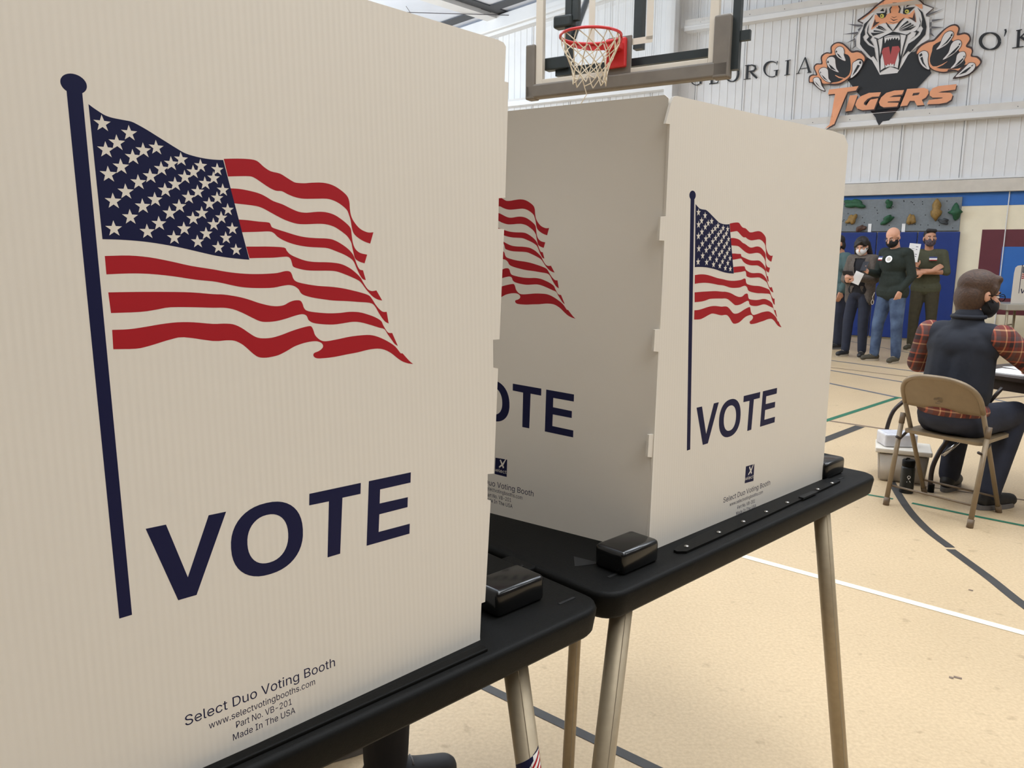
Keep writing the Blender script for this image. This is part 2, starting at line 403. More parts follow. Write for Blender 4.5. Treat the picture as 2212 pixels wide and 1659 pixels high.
# ------------------------------------------------------------------ lettering
GLYPH = {' ':(188,[]),'-':(453,['337,244 337,188 114,188 114,244']),'.':(188,['95,-4 83,-3 73,1 63,9 55,18 51,29 50,41 51,53 55,64 63,73 73,81 83,85 95,87 107,85 118,81 128,73 135,64 140,53 141,41 140,29 135,18 128,9 118,1 107,-3']),'0':(453,['227,-7 191,-3 158,7 130,24 105,48 85,77 69,113 57,155 50,202 48,254 50,306 57,353 69,395 85,431 106,461 130,484 159,502 191,512 227,516 262,512 295,502 323,484 348,461 368,431 384,395 396,353 403,306 405,254 403,202 396,155 384,113 368,77 348,48 323,24 295,7 263,-3','227,50 250,52 271,60 290,74 306,92 320,116 330,144 338,176 342,213 344,254 342,295 338,332 330,365 320,393 306,416 290,435 271,449 250,457 227,460 203,457 182,449 163,435 147,416 134,393 123,365 115,332 111,295 109,254 111,213 115,176 123,144 134,116 147,92 163,74 182,60 203,52']),'1':(453,['76,0 76,55 391,55 391,0','276,509 276,0 212,0 212,448 209,448 86,358 86,427 198,509']),'2':(453,['64,0 64,47 234,229 252,248 268,266 282,282 294,298 303,312 311,327 316,341 319,356 320,371 319,389 315,405 308,419 298,431 287,441 273,449 258,455 241,458 224,460 205,458 188,454 172,447 159,438 148,427 139,413 132,398 128,381 127,362 66,362 68,391 75,418 86,442 102,464 121,482 143,496 168,507 196,513 225,516 254,513 281,507 306,497 328,482 346,465 361,445 372,423 379,398 381,372 380,354 377,336 371,318 363,299 351,280 336,259 317,235 294,209 267,180 153,60 153,57 389,57 389,0']),'A':(480,['16,0 201,509 276,509 463,0 395,0 287,302 280,323 272,346 264,372 255,402 244,438 232,478 245,478 233,437 222,402 213,371 204,345 197,322 191,302 85,0','110,142 110,199 370,199 370,142']),'B':(456,['60,0 60,509 241,509 274,507 304,501 329,491 350,477 367,461 381,442 390,421 396,398 398,374 397,353 393,336 387,320 378,307 368,295 356,286 343,278 329,272 315,267 315,262 331,260 347,254 363,245 378,234 391,220 402,203 411,184 416,161 418,136 416,111 410,88 400,67 386,48 368,31 344,18 317,8 284,2 247,0','125,57 245,57 281,60 309,67 330,80 344,96 353,115 355,137 354,153 350,169 342,184 333,197 320,209 306,218 289,225 269,229 248,231 125,231','125,285 238,285 256,287 273,290 288,296 302,304 314,314 323,326 330,340 335,355 336,372 333,393 326,412 313,429 294,442 270,449 240,452 125,452']),'D':(502,['219,0 96,0 96,57 215,57 254,60 288,68 318,81 343,99 363,122 379,149 390,181 397,216 399,255 397,294 390,329 379,361 364,388 344,410 320,428 291,441 258,449 221,452 93,452 93,509 225,509 273,505 315,495 353,478 385,455 412,426 433,391 449,351 458,306 462,255 458,205 449,159 433,119 411,83 384,54 351,31 312,14 268,3','125,509 125,0 60,0 60,509']),'I':(300,['31,0 31,57 118,57 118,452 31,452 31,509 269,509 269,452 183,452 183,57 269,57 269,0']),'M':(628,['60,0 60,509 152,509 277,187 280,179 284,170 287,159 299,123 303,110 307,97 311,84 315,71 319,60 322,49 307,49 318,83 330,121 334,134 338,146 342,158 346,169 349,179 352,187 476,509 568,509 568,0 504,0 504,291 504,327 505,340 505,354 505,369 506,413 507,457 513,457 508,441 503,425 498,409 482,363 477,348 472,335 467,322 463,310 459,300 456,291 342,0 286,0 170,291 167,300 163,310 159,321 145,361 140,376 134,392 129,408 124,424 118,441 112,457 119,457 120,416 121,372 122,328 122,315 122,302 122,291 122,0']),'N':(523,['60,0 60,509 136,509 343,183 349,174 355,163 363,151 371,137 379,122 388,107 396,90 405,73 414,55 405,54 403,72 402,90 401,108 400,126 399,142 399,157 399,195 399,509 463,509 463,0 387,0 202,290 194,303 186,317 177,331 168,346 159,363 148,381 108,452 119,454 122,384 123,363 124,345 124,328 125,313 125,301 125,291 125,0']),'P':(445,['60,0 60,509 235,509 272,506 305,499 332,487 356,471 375,452 390,430 400,404 407,377 409,348 407,318 400,291 390,265 375,243 356,223 332,207 305,195 272,188 235,186 109,186 109,242 233,242 257,244 279,248 297,256 312,266 324,279 333,294 339,310 343,328 344,348 343,367 339,385 333,402 324,416 312,428 297,439 279,446 257,451 232,452 125,452 125,0']),'S':(447,['224,-9 188,-7 156,-1 128,9 102,23 81,40 64,60 51,83 42,109 38,137 104,137 108,118 114,102 123,88 136,76 150,66 166,59 185,53 204,50 224,49 246,50 267,54 286,60 303,69 317,79 329,92 338,106 344,122 346,139 344,154 340,168 332,179 322,189 310,197 296,205 280,211 263,217 245,222 184,239 145,253 112,269 86,289 67,313 56,341 52,372 54,400 62,425 75,448 92,468 113,484 138,498 165,508 195,514 227,516 259,514 289,508 316,498 340,484 360,468 377,449 390,427 398,403 401,378 337,378 332,402 320,421 302,437 280,449 254,456 225,459 204,457 185,454 167,448 152,440 139,430 129,418 121,405 117,391 115,376 117,359 122,345 131,334 142,324 155,315 169,308 184,302 198,297 212,293 264,279 279,275 295,270 312,264 328,256 344,248 359,238 372,226 384,213 395,198 402,180 407,161 408,139 406,112 399,87 386,64 370,43 349,25 323,11 294,0 261,-7']),'T':(449,['32,452 32,509 417,509 417,452 257,452 257,0 193,0 193,452']),'U':(517,['259,-8 220,-6 186,2 154,15 126,33 103,55 85,80 71,108 63,140 60,173 60,509 124,509 124,178 126,155 132,133 141,113 153,95 169,80 187,68 208,59 232,53 259,52 285,53 309,59 331,68 349,80 364,95 377,113 385,133 391,155 393,178 393,509 457,509 457,173 454,140 446,108 433,80 414,55 391,33 363,15 332,2 297,-6']),'V':(480,['204,0 16,509 84,509 192,206 199,187 207,164 215,137 225,106 236,71 248,31 235,31 247,71 257,107 267,138 276,165 283,187 290,206 395,509 463,509 278,0']),'a':(389,['160,-9 137,-7 115,-3 94,5 76,15 60,29 48,45 38,63 32,84 30,108 32,128 36,146 43,161 53,174 64,184 78,193 92,200 108,206 125,211 143,214 161,217 178,220 200,223 218,225 234,227 247,229 257,231 265,235 271,240 274,246 276,255 276,257 275,272 272,285 267,297 260,307 251,315 240,322 227,327 212,330 196,331 178,330 163,327 149,322 137,316 127,309 118,301 110,292 104,283 100,274 41,291 51,313 64,331 79,346 95,358 114,368 133,375 153,380 173,383 194,384 208,384 223,382 239,379 255,375 271,369 286,360 300,350 312,336 322,320 330,301 335,278 337,251 337,0 277,0 277,52 272,52 267,43 260,34 252,25 242,16 229,8 215,1 199,-4 181,-7','170,45 192,47 211,51 228,59 242,68 254,80 263,93 270,108 274,122 276,138 276,190 272,187 267,184 259,182 251,180 241,178 231,176 221,174 210,173 200,171 175,168 161,166 147,163 134,159 122,153 112,147 103,139 97,130 93,118 92,105 93,93 96,82 102,72 109,64 119,57 130,52 142,48 156,46']),'b':(424,['229,-8 208,-7 189,-3 172,4 159,12 147,21 138,31 130,41 123,50 118,59 112,59 112,0 53,0 53,509 114,509 114,319 118,319 123,327 130,336 137,346 147,355 158,364 171,373 188,379 207,383 229,384 259,382 287,374 313,361 335,342 354,320 370,293 381,261 388,227 390,189 388,151 381,116 370,84 355,57 336,34 313,16 288,3 260,-6','220,47 242,49 262,55 279,66 294,80 306,97 316,117 323,139 327,163 328,189 327,215 323,239 316,261 307,281 295,298 280,311 262,322 243,328 220,330 198,328 178,322 161,312 147,299 134,282 125,263 118,241 114,216 113,189 114,162 118,138 125,115 135,95 147,78 162,65 179,55 198,49']),'c':(396,['207,-8 174,-5 144,3 117,16 93,35 72,58 56,85 44,116 37,150 34,187 37,225 44,260 56,291 72,318 93,341 117,360 144,374 174,382 207,384 226,384 243,381 260,377 276,371 291,364 305,356 318,346 330,335 340,322 349,308 356,293 362,277 303,262 300,272 295,281 290,289 284,297 278,304 270,311 261,316 252,321 242,325 231,328 220,329 207,330 184,328 163,321 145,310 130,296 118,278 108,258 102,236 98,212 96,187 98,163 102,139 108,117 118,97 130,80 145,66 163,55 184,49 207,46 220,47 232,49 243,52 253,55 262,60 271,66 279,73 285,80 292,89 297,98 301,107 304,117 363,102 357,86 350,70 341,56 331,43 319,32 306,21 292,12 277,5 261,-1 244,-5 226,-7']),'d':(424,['195,-8 165,-6 137,3 111,16 89,34 70,57 55,84 43,116 36,151 34,189 36,227 43,261 55,293 70,320 89,342 112,361 137,374 165,382 196,384 218,383 237,379 253,373 267,364 278,355 287,346 295,336 301,327 306,319 311,319 311,509 372,509 372,0 313,0 313,59 307,59 301,50 295,41 287,31 277,21 266,12 252,4 236,-3 217,-7','205,47 226,49 246,55 263,65 278,78 290,95 299,115 306,138 310,162 312,189 310,216 306,241 300,263 290,282 278,299 263,312 246,322 227,328 205,330 182,328 162,322 145,311 130,298 118,281 108,261 102,239 98,215 96,189 98,163 102,139 109,117 118,97 130,80 145,66 162,55 182,49']),'e':(404,['212,-8 177,-5 145,3 117,16 92,35 72,58 56,85 44,116 37,150 34,187 36,224 44,258 55,290 71,317 91,340 115,359 142,373 172,382 205,384 226,383 246,380 266,374 285,366 303,355 319,341 334,324 347,305 357,282 365,256 370,227 371,194 371,169 75,169 75,221 338,221 310,202 308,226 304,248 298,269 288,286 277,301 263,314 246,323 227,328 205,330 183,328 164,323 146,313 131,301 119,286 109,270 102,251 97,231 96,211 96,178 98,151 102,127 110,106 121,88 135,73 151,61 169,53 190,48 212,46 227,47 241,49 254,53 265,58 276,65 285,73 294,82 300,93 306,105 365,91 358,72 348,55 335,39 320,26 302,14 283,4 261,-3 237,-7']),'g':(425,['207,-151 180,-149 156,-146 134,-140 114,-132 97,-122 82,-110 70,-97 59,-84 51,-69 101,-41 107,-49 114,-57 122,-66 131,-74 142,-82 154,-88 169,-93 187,-96 207,-97 236,-95 261,-87 282,-75 298,-58 308,-34 311,-6 311,68 306,68 301,60 294,51 287,41 277,32 266,23 252,16 236,10 217,6 195,5 165,7 138,14 113,27 90,43 71,65 55,90 43,120 36,154 34,191 36,229 43,263 55,293 71,320 90,342 112,361 138,374 166,382 196,384 218,383 237,379 253,373 267,365 279,356 288,346 296,336 302,327 308,319 313,319 313,379 372,379 372,-9 370,-40 363,-67 350,-90 334,-109 314,-124 291,-136 265,-144 237,-149','205,59 227,61 246,66 264,75 278,87 290,103 300,121 307,142 311,166 312,193 311,219 307,242 300,264 291,283 279,299 264,312 247,322 227,328 205,330 182,328 163,322 145,312 130,298 118,282 109,262 102,241 98,218 96,193 98,167 102,144 109,123 118,104 131,88 145,76 163,66 183,61']),'h':(410,['114,227 114,0 53,0 53,509 114,509 114,287 102,287 116,319 132,344 152,362 175,374 200,382 227,384 252,383 275,377 295,369 313,356 328,340 341,321 350,298 355,271 357,240 357,0 296,0 296,235 293,263 286,286 273,304 256,318 235,326 210,329 192,328 176,324 161,317 147,308 136,297 126,283 119,266 115,248']),'i':(167,['53,0 53,379 114,379 114,0','84,443 73,444 63,448 54,455 47,463 43,472 41,483 43,494 47,504 54,512 63,518 73,522 84,524 95,522 105,518 114,512 121,504 125,494 126,483 125,472 121,463 114,455 105,448 95,444']),'l':(189,['139,-2 112,0 91,8 74,20 62,37 55,59 53,84 53,509 114,509 114,99 114,83 117,71 120,62 126,57 135,53 146,52 152,52 157,52 160,53 164,53 167,54 170,54 181,3 175,1 169,0 162,-1 154,-2 147,-2']),'m':(610,['53,0 53,379 112,379 112,295 108,295 114,314 122,331 132,346 144,358 158,368 172,376 187,382 203,385 219,386 245,383 268,375 287,361 303,342 314,320 321,295 312,295 318,312 326,329 337,343 350,356 364,366 381,375 398,381 417,385 437,386 458,385 478,380 497,372 514,361 529,346 541,328 550,307 555,283 557,255 557,0 496,0 496,254 493,279 485,298 473,313 456,323 438,329 419,330 402,329 387,326 374,320 363,312 353,302 345,290 340,277 336,263 335,247 335,0 274,0 274,260 272,280 265,297 253,311 238,322 220,328 199,330 185,329 171,326 158,320 145,312 135,302 126,289 119,274 115,257 114,238 114,0']),'n':(410,['114,227 114,0 53,0 53,379 112,379 112,287 102,287 116,319 132,344 152,362 175,374 200,382 227,384 252,383 275,377 295,369 313,356 328,340 341,321 350,298 355,271 357,240 357,0 296,0 296,235 293,263 286,286 273,304 256,318 235,326 210,329 192,328 176,324 161,317 147,308 136,297 126,283 119,266 115,248']),'o':(415,['207,-8 174,-5 144,3 117,16 93,35 72,58 56,85 44,116 37,150 34,187 37,225 44,260 56,291 72,318 93,341 117,360 144,374 174,382 207,384 241,382 271,374 299,360 323,341 343,318 359,291 371,260 379,225 381,187 379,150 371,116 359,85 343,58 323,35 299,16 271,3 241,-5','207,46 231,49 252,55 270,66 285,80 298,97 307,117 314,139 318,163 319,187 318,212 314,236 307,258 298,278 285,296 270,310 252,321 231,328 207,330 184,328 163,321 145,310 130,296 118,278 108,258 102,236 98,212 96,187 98,163 102,139 108,117 118,97 130,80 145,66 163,55 184,49']),'r':(259,['53,0 53,379 112,379 112,321 115,321 124,339 137,354 152,367 171,377 191,383 213,385 218,385 223,385 229,384 243,384 243,322 241,323 236,324 230,324 223,325 215,326 207,326 190,324 174,321 159,315 146,306 135,296 126,284 119,269 115,254 114,237 114,0']),'s':(365,['182,-8 157,-7 133,-3 112,3 93,12 76,24 62,38 50,54 41,73 36,94 94,107 101,87 111,72 124,60 141,52 160,47 181,45 206,47 227,53 244,62 258,74 265,88 268,103 266,115 262,126 254,136 243,144 229,150 212,155 149,170 118,180 92,192 72,208 58,227 50,249 47,274 49,295 55,314 65,332 79,347 95,360 115,370 137,378 161,383 187,384 212,383 234,379 254,372 271,363 286,352 299,339 309,324 318,308 324,290 268,277 262,291 254,304 243,316 228,325 210,331 187,333 166,331 147,326 131,317 119,305 111,292 109,277 110,264 115,253 124,243 136,235 152,229 172,223 229,209 261,200 287,187 306,171 320,153 328,131 331,107 329,85 323,65 312,47 298,31 281,18 260,6 236,-2 210,-7']),'t':(227,['204,379 204,327 6,327 6,379','65,471 126,471 126,98 127,83 130,70 136,61 144,55 156,51 170,50 175,50 180,50 185,51 191,52 197,53 202,54 213,2 207,0 200,-2 192,-3 184,-3 176,-4 168,-4 138,-1 113,7 92,21 77,41 68,64 65,93']),'u':(410,['182,-5 158,-3 135,2 115,11 97,23 82,39 69,59 60,82 54,109 53,139 53,379 114,379 114,144 116,117 124,94 137,75 154,61 175,53 200,50 218,51 234,55 249,62 263,71 274,83 283,97 290,113 295,132 296,153 296,379 357,379 357,0 298,0 298,92 307,92 294,60 277,35 257,17 234,5 209,-3']),'v':(389,['163,0 17,379 84,379 165,155 173,132 180,110 187,87 193,64 199,42 206,21 184,21 191,42 197,64 203,87 209,110 216,132 224,155 305,379 371,379 226,0']),'w':(567,['138,0 23,379 87,379 133,214 140,190 147,164 154,137 161,107 168,75 175,41 165,41 172,74 179,105 186,135 192,163 199,189 206,214 252,379 316,379 362,214 368,189 375,163 382,136 388,106 395,75 402,41 391,41 399,75 406,106 413,135 420,163 427,189 434,214 480,379 545,379 429,0 368,0 319,172 305,225 300,243 295,262 291,280 277,338 291,338 277,280 272,262 267,243 263,225 258,207 253,189 248,172 199,0']),'x':(379,['21,0 171,218 171,171 29,379 100,379 147,306 159,287 170,270 179,253 188,237 198,221 207,206 175,206 185,221 194,237 202,253 211,270 222,287 233,306 282,379 352,379 209,169 209,214 358,0 287,0 231,85 219,103 209,120 200,136 191,152 182,167 173,182 205,182 195,167 187,152 178,136 170,120 160,103 148,85 91,0'])}
def glyph(G, ch):
    w, cs = G[ch]
    return w / 1000, [[tuple(int(v) / 1000 for v in p.split(',')) for p in c.split()] for c in cs]

def text_bm(bm, s, fn, G=GLYPH, size=1.0, x0=0.0, y0=0.0, width=None):
    """writes s from (x0, y0); if width is given the line is scaled to it"""
    tot = sum(glyph(G, c)[0] for c in s)
    k = width / tot if width else size
    x = x0
    for c in s:
        w, cs = glyph(G, c)
        # group contours: a contour inside another is a hole
        def inside(p, L):
            r = False
            for (ax, ay), (bx, by) in zip(L, L[1:] + L[:1]):
                if (ay > p[1]) != (by > p[1]) and p[0] < (bx - ax) * (p[1] - ay) / (by - ay) + ax: r = not r
            return r
        outs = [L for L in cs if not any(L is not K and inside(L[0], K) for K in cs)]
        for O in outs:
            hs = [L for L in cs if L is not O and inside(L[0], O)]
            poly(bm, [[(x + a * k, y0 + b * size) for a, b in L] for L in [O] + hs], fn)
        x += w * k

# ------------------------------------------------------------------ the printed panel pattern, in metres on the panel
UA = V((0.70813, 0.70608, -0.00107)); VA = V((-0.02381, 0.02539, 0.99939)); TA = V((-0.39002, 0.77362, 1.01822))
UC = V((0.70055, 0.65950, 0.03050)); VC = V((-0.02976, -0.01288, 0.96207)); TC = V((0.38424, 1.57401, 0.99992))
UB = V((0.81701, -0.59465, -0.01793)); VB = V((-0.05357, 0.10137, 1.05639)); TB = V((-0.15736, 1.79194, 1.02918))
KB = 0.93                                          # booths sit this much closer than first measured
TA, TB, TC = [ORI + (t - ORI) * KB for t in (TA, TB, TC)]
NA, NBk, NC = VA.cross(UA).normalized(), VB.cross(UB).normalized(), VC.cross(UC).normalized()   # point away from the viewer

def pat(x, y):                                    # reads the pattern off the near panel
    p = on_plane(x, y, TA, NA) - TA
    return (p.dot(UA), p.dot(VA))
def pats(pts): return [pat(*p) for p in pts]
cA1 = lambda L: crop(0, 0, 2.011, L)
cAs = lambda L: crop(460, 320, 3.4565, L)
cAc = lambda L: crop(100, 140, 3.7696, L)
cAv = lambda L: crop(200, 1000, 3.0722, L)

STRIPES = [
 ([], [(80,80),(180,78),(270,82),(320,92),(350,112),(380,140),(430,172),(500,190),(550,220),(590,245),(620,258),(680,262),(740,258),(820,258),(890,275),(950,310),(1000,355),(1018,400),(1022,450),(1030,500),(1050,545),(1090,595),(1130,620),(1165,630),(1198,628)],
  [(1174,713),(1130,697),(1085,670),(1050,635),(1036,590),(1028,540),(1016,500),(1000,462),(960,425),(910,395),(850,378),(760,378),(680,378),(620,368),(560,345),(515,322),(470,318),(420,295),(360,255),(310,222),(270,210),(180,210),(112,212)], []),
 ([], [(128,300),(200,305),(280,320),(350,340),(400,365),(450,395),(520,420),(580,450),(640,475),(700,482),(780,475),(840,478),(900,495),(950,525),(1000,565),(1028,600),(1036,650),(1045,710),(1065,755),(1100,783),(1151,795)],
  [(1132,860),(1095,848),(1062,825),(1050,785),(1040,740),(1030,700),(1000,655),(950,615),(900,585),(840,568),(780,565),(700,568),(630,565),(560,545),(500,518),(430,480),(370,448),(320,432),(230,420),(155,412)], []),
 ([], [(192,533),(260,538),(340,548),(415,555),(430,570),(440,590),(470,603),(540,625),(620,650),(690,665),(770,672),(850,675),(900,685),(950,710),(1000,745),(1035,780),(1055,815),(1075,870),(1095,905),(1120,912)],
  [(1141,985),(1115,975),(1088,930),(1070,890),(1052,850),(1030,825),(980,795),(920,770),(860,748),(800,742),(720,738),(650,728),(580,710),(520,685),(480,660),(455,635),(420,622),(330,625),(218,628)], []),
 ([], [(248,735),(330,735),(420,735),(530,742),(550,765),(575,792),(620,815),(690,840),(760,850),(850,852),(920,858),(970,870),(1020,895),(1060,925),(1100,965),(1120,1000),(1145,1040),(1165,1060),(1190,1067),(1220,1062)],
  [(1264,1138),(1230,1130),(1195,1110),(1165,1080),(1140,1050),(1115,1015),(1090,990),(1040,965),(980,940),(920,920),(860,915),(780,915),(700,912),(640,900),(600,885),(590,860),(580,830),(560,812),(520,812),(450,818),(350,820),(272,822)], []),
 ([(455,1112),(560,1110),(650,1118),(740,1135),(830,1155)], [(0,905),(100,923),(200,935),(300,940),(400,938),(480,932),(540,918),(575,922),(590,945),(598,970),(620,995),(680,1012),(780,1028),(880,1035),(960,1045),(1040,1062),(1110,1080),(1165,1100),(1190,1130),(1215,1170),(1245,1205),(1270,1222),(1297,1222)],
  [(1312,1310),(1285,1295),(1260,1265),(1235,1225),(1205,1175),(1170,1155),(1080,1148),(1000,1142),(900,1138),(820,1128),(740,1115),(680,1098),(655,1080),(640,1055),(610,1032),(570,1022),(520,1028),(450,1042),(360,1045),(260,1042),(180,1032),(80,1010),(0,995)],
  [(850,1215),(750,1200),(650,1190),(560,1188),(462,1192)]),
 ([(470,1270),(600,1268),(720,1268),(830,1270)], [(0,1090),(80,1093),(180,1108),(260,1128),(340,1155),(420,1175),(480,1180),(530,1172),(570,1150),(610,1137),(650,1138),(668,1160),(678,1190),(700,1213),(760,1225),(860,1233),(950,1230),(1020,1222),(1090,1225),(1150,1240),(1210,1262),(1255,1290),(1270,1320),(1290,1355),(1310,1378),(1338,1380)],
  [(1380,1477),(1355,1460),(1330,1425),(1305,1390),(1280,1352),(1240,1340),(1170,1318),(1100,1300),(1040,1297),(970,1308),(900,1317),(820,1315),(750,1305),(715,1285),(705,1262),(690,1245),(660,1240),(610,1252),(540,1275),(470,1292),(400,1298),(350,1292),(290,1265),(220,1230),(150,1203),(80,1192),(0,1192)],
  [(850,1335),(740,1335),(680,1345),(610,1355),(482,1360)]),
 ([(487,1433),(560,1430),(630,1420),(700,1408),(770,1400),(840,1400)], [(0,1312),(80,1310),(150,1315),(210,1340),(270,1380),(320,1410),(370,1420),(440,1415),(510,1395),(580,1368),(650,1345),(710,1330),(735,1332),(750,1360),(762,1395),(790,1425),(820,1440),(860,1440),(940,1425),(1020,1408),(1100,1398),(1170,1395),(1230,1408),(1300,1440),(1360,1480),(1400,1530),(1415,1532),(1440,1560),(1470,1592),(1495,1612)],
  [(1460,1608),(1420,1595),(1380,1570),(1330,1530),(1280,1505),(1230,1497),(1160,1505),(1080,1525),(1000,1540),(900,1560),(800,1570),(765,1565),(750,1550),(755,1530),(790,1515),(815,1495),(822,1475),(810,1455),(780,1443),(740,1443),(680,1455),(610,1480),(550,1515),(490,1545),(430,1560),(385,1565),(340,1560),(300,1535),(250,1490),(210,1460),(160,1438),(100,1435),(0,1440)],
  [(800,1465),(740,1475),(690,1490),(640,1505),(590,1515),(492,1517)])]
STRIPE_UV = []
for l0, t, b, l1 in STRIPES:
    top = smooth_line(pats(cA1(l0) + cAs(t)), 3); bot = smooth_line(pats(cAs(b) + cA1(l1)), 3)
    STRIPE_UV.append([(p.x, p.y) for p in top + bot])
_ct = smooth_line(pats(cAc([(343,320),(380,348),(430,382),(480,412),(540,432),(620,448),(690,462),(740,485),(820,530),(900,580),(980,630),(1060,680),(1130,720),(1220,748),(1310,766),(1380,773),(1440,775)])), 3)
_cb = smooth_line(pats(cAc([(1653,1587),(1590,1582),(1480,1570),(1370,1552),(1250,1525),(1100,1490),(950,1462),(800,1440),(650,1427),(540,1422),(457,1420)])), 3)
CANTON_UV = [(p.x, p.y) for p in _ct + _cb]
STARS_UV = pats(cAc([(455,478),(675,557),(575,635),(485,693),(895,675),(790,697),(705,752),(608,830),(505,892),(1097,770),(1017,805),(937,848),(847,907),(750,957),(647,1033),(545,1110),(1257,823),(1197,873),(1128,915),(1050,972),(968,1022),(885,1098),(785,1152),(683,1240),(550,1335),(1393,853),(1362,923),(1293,966),(1233,1033),(1158,1080),(1083,1152),(1005,1208),(918,1293),(822,1358),(1438,1020),(1392,1085),(1327,1132),(1267,1208),(1195,1252),(1122,1335),(1040,1408),(1478,1180),(1425,1245),(1362,1300),(1302,1375),(1232,1440),(1515,1335),(1462,1410),(1400,1487),(1545,1507)]))
_p = lambda *q: pats(cAv(q))
VOTE_UV = [[_p((352,437),(487,409),(632,758),(770,347),(886,323),(690,876),(568,911))],
           [_p((1438,205),(1780,132),(1778,205),(1658,231),(1643,602),(1559,627),(1568,255),(1437,282))],
           [_p((1833,121),(2112,62),(2110,130),(1908,176),(1905,269),(2092,227),(2090,293),(1903,341),(1898,458),(2105,403),(2103,469),(1818,550))]]
_o = _p((918,560),(1395,430),(1230,247),(1090,765),(1027,530),(1297,450),(1195,335),(1130,673))
_oc = ((_o[0][0] + _o[1][0]) / 2, (_o[2][1] + _o[3][1]) / 2)
VOTE_UV.append([ellipse(*_oc, (_o[1][0] - _o[0][0]) / 2, (_o[2][1] - _o[3][1]) / 2, 44, 2.25),
                ellipse(*_oc, (_o[5][0] - _o[4][0]) / 2, (_o[6][1] - _o[7][1]) / 2, 40, 2.2)])
_pl = _p((177,1033),(262,1010)); _pt = pats(cAc([(165,218),(293,232)])); _bl = pats(cAc([(110,140),(328,180),(210,75),(225,235)]))
POLE_UV = [(_pl[0][0], _pl[0][1]), (_pl[1][0], _pl[0][1]), (_pt[1][0], _pt[1][1]), (_pt[0][0], _pt[1][1])]
_bx = (_pt[0][0] + _pt[1][0]) / 2
BALL_UV = ellipse(_bx, (_bl[2][1] + _bl[3][1]) / 2, (_bl[1][0] - _bl[0][0]) / 2, (_bl[2][1] - _bl[3][1]) / 2 * 1.04, 32)

def star(cx, cy, r):
    return [(cx + (r if k % 2 == 0 else r * 0.4) * math.sin(math.pi * k / 5), cy + (r if k % 2 == 0 else r * 0.4) * math.cos(math.pi * k / 5)) for k in range(10)]

def prints(panel, U, Vv, T, n, clip=None, flag=True):
    """flag, VOTE and pole printed on a panel; clip drops everything left of that pattern u"""
    f = lambda h: (lambda u, v: T + U * u + Vv * v - n * h)
    if flag:
        b = NB(); [poly(b, [s], f(0.00012)) for s in STRIPE_UV]; obj('stripe_print', b, M['red'], panel)
        b = NB(); poly(b, [CANTON_UV], f(0.00014)); obj('star_field_print', b, M['navy'], panel)
        b = NB()
        u0, u1 = STARS_UV[0][0], STARS_UV[-1][0]
        for (u, v) in STARS_UV:
            k = (u - u0) / (u1 - u0); poly(b, [star(u, v, 0.0077 - 0.0011 * k)], f(0.00026))
        obj('star_print', b, M['panel'], panel)
        b = NB(); poly(b, [POLE_UV], f(0.00012)); poly(b, [BALL_UV], f(0.00014)); obj('flagpole_print', b, M['navy'], panel)
    b = NB(); [poly(b, L, f(0.00012)) for L in VOTE_UV]; obj('vote_lettering', b, M['navy'], panel)

LINES = ('Select Duo Voting Booth', 'www.selectvotingbooths.com', 'Part No. VB-201', 'Made In The USA')
def small_print(panel, T, n, ends, caps, logo=None):
    """four text lines between pixel-read baseline ends, and the square logo"""
    b = NB()
    for s, (q0, q1), cap in zip(LINES, ends, [c * KB for c in caps]):
        p0, p1 = on_plane(*q0, T, n), on_plane(*q1, T, n)
        u = p1 - p0; L = u.length; u.normalize(); v = V((0, 0, 1)); v = (v - n * v.dot(n)).normalized()
        if v.dot(V((0, 0, 1))) < 0: v = -v
        text_bm(b, s, lambda x, y: p0 + u * x + v * y - n * 0.00012, GLYPH, size=cap / 0.727 * 1.0, width=L)
    obj('small_print', b, M['navy'], panel)
    if logo:
        c = [on_plane(*q, T, n) for q in logo]          # tl, tr, br, bl
        f = lambda h: (lambda x, y: c[3] * (1 - x) * (1 - y) + c[2] * x * (1 - y) + c[1] * x * y + c[0] * (1 - x) * y - n * h)
        b = NB(); poly(b, [[(0, 0), (1, 0), (1, 1), (0, 1)]], f(0.00012)); lg = obj('logo_print', b, M['navy'], panel)
        b = NB()
        ribbon(b, [(0.42, 0.92), (0.72, 0.48)], 0.11, f(0.00026)); ribbon(b, [(0.92, 1.05), (0.66, 0.70), (0.34, 0.46)], [0.05, 0.12, 0.08], f(0.00026))
        text_bm(b, 'select', f(0.00026), GLYPH, size=0.40, width=1.1, x0=-0.12, y0=0.17)
        obj('logo_lettering', b, M['panel'], lg)

# ------------------------------------------------------------------ voting booths
E1 = V((0.7281, 0.6855, 0)); E2 = V((-0.6855, 0.7281, 0))
ZT, ZB = CAM_Z - 0.588 * KB, CAM_Z - 0.642 * KB
def T2(a, b, z): return (E1 * a + E2 * b) * KB + V((0, 0, z))

def table_top(bm, a0, a1, b0, b1, r, at=T2, zt=ZT, zb=ZB):
    def ring(off, z):
        out = []
        for cx, cy, st in ((a1 - r, b1 - r, 0), (a0 + r, b1 - r, 90), (a0 + r, b0 + r, 180), (a1 - r, b0 + r, 270)):
            for k in range(7):
                t = math.radians(st + 15 * k); out.append(at(cx + (r - off) * math.cos(t), cy + (r - off) * math.sin(t), z))
        return [bm.verts.new(p) for p in out]
    rs = [ring(0.009, zt), ring(0.003, zt - 0.0025), ring(0, zt - 0.009), ring(0.006, zb + 0.008), ring(0.012, zb + 0.001), ring(0.018, zb)]
    for x, y in zip(rs, rs[1:]):
        for k in range(len(x)): bm.faces.new((x[k], x[(k + 1) % len(x)], y[(k + 1) % len(x)], y[k]))
    bm.faces.new(rs[0]); bm.faces.new(rs[-1][::-1])

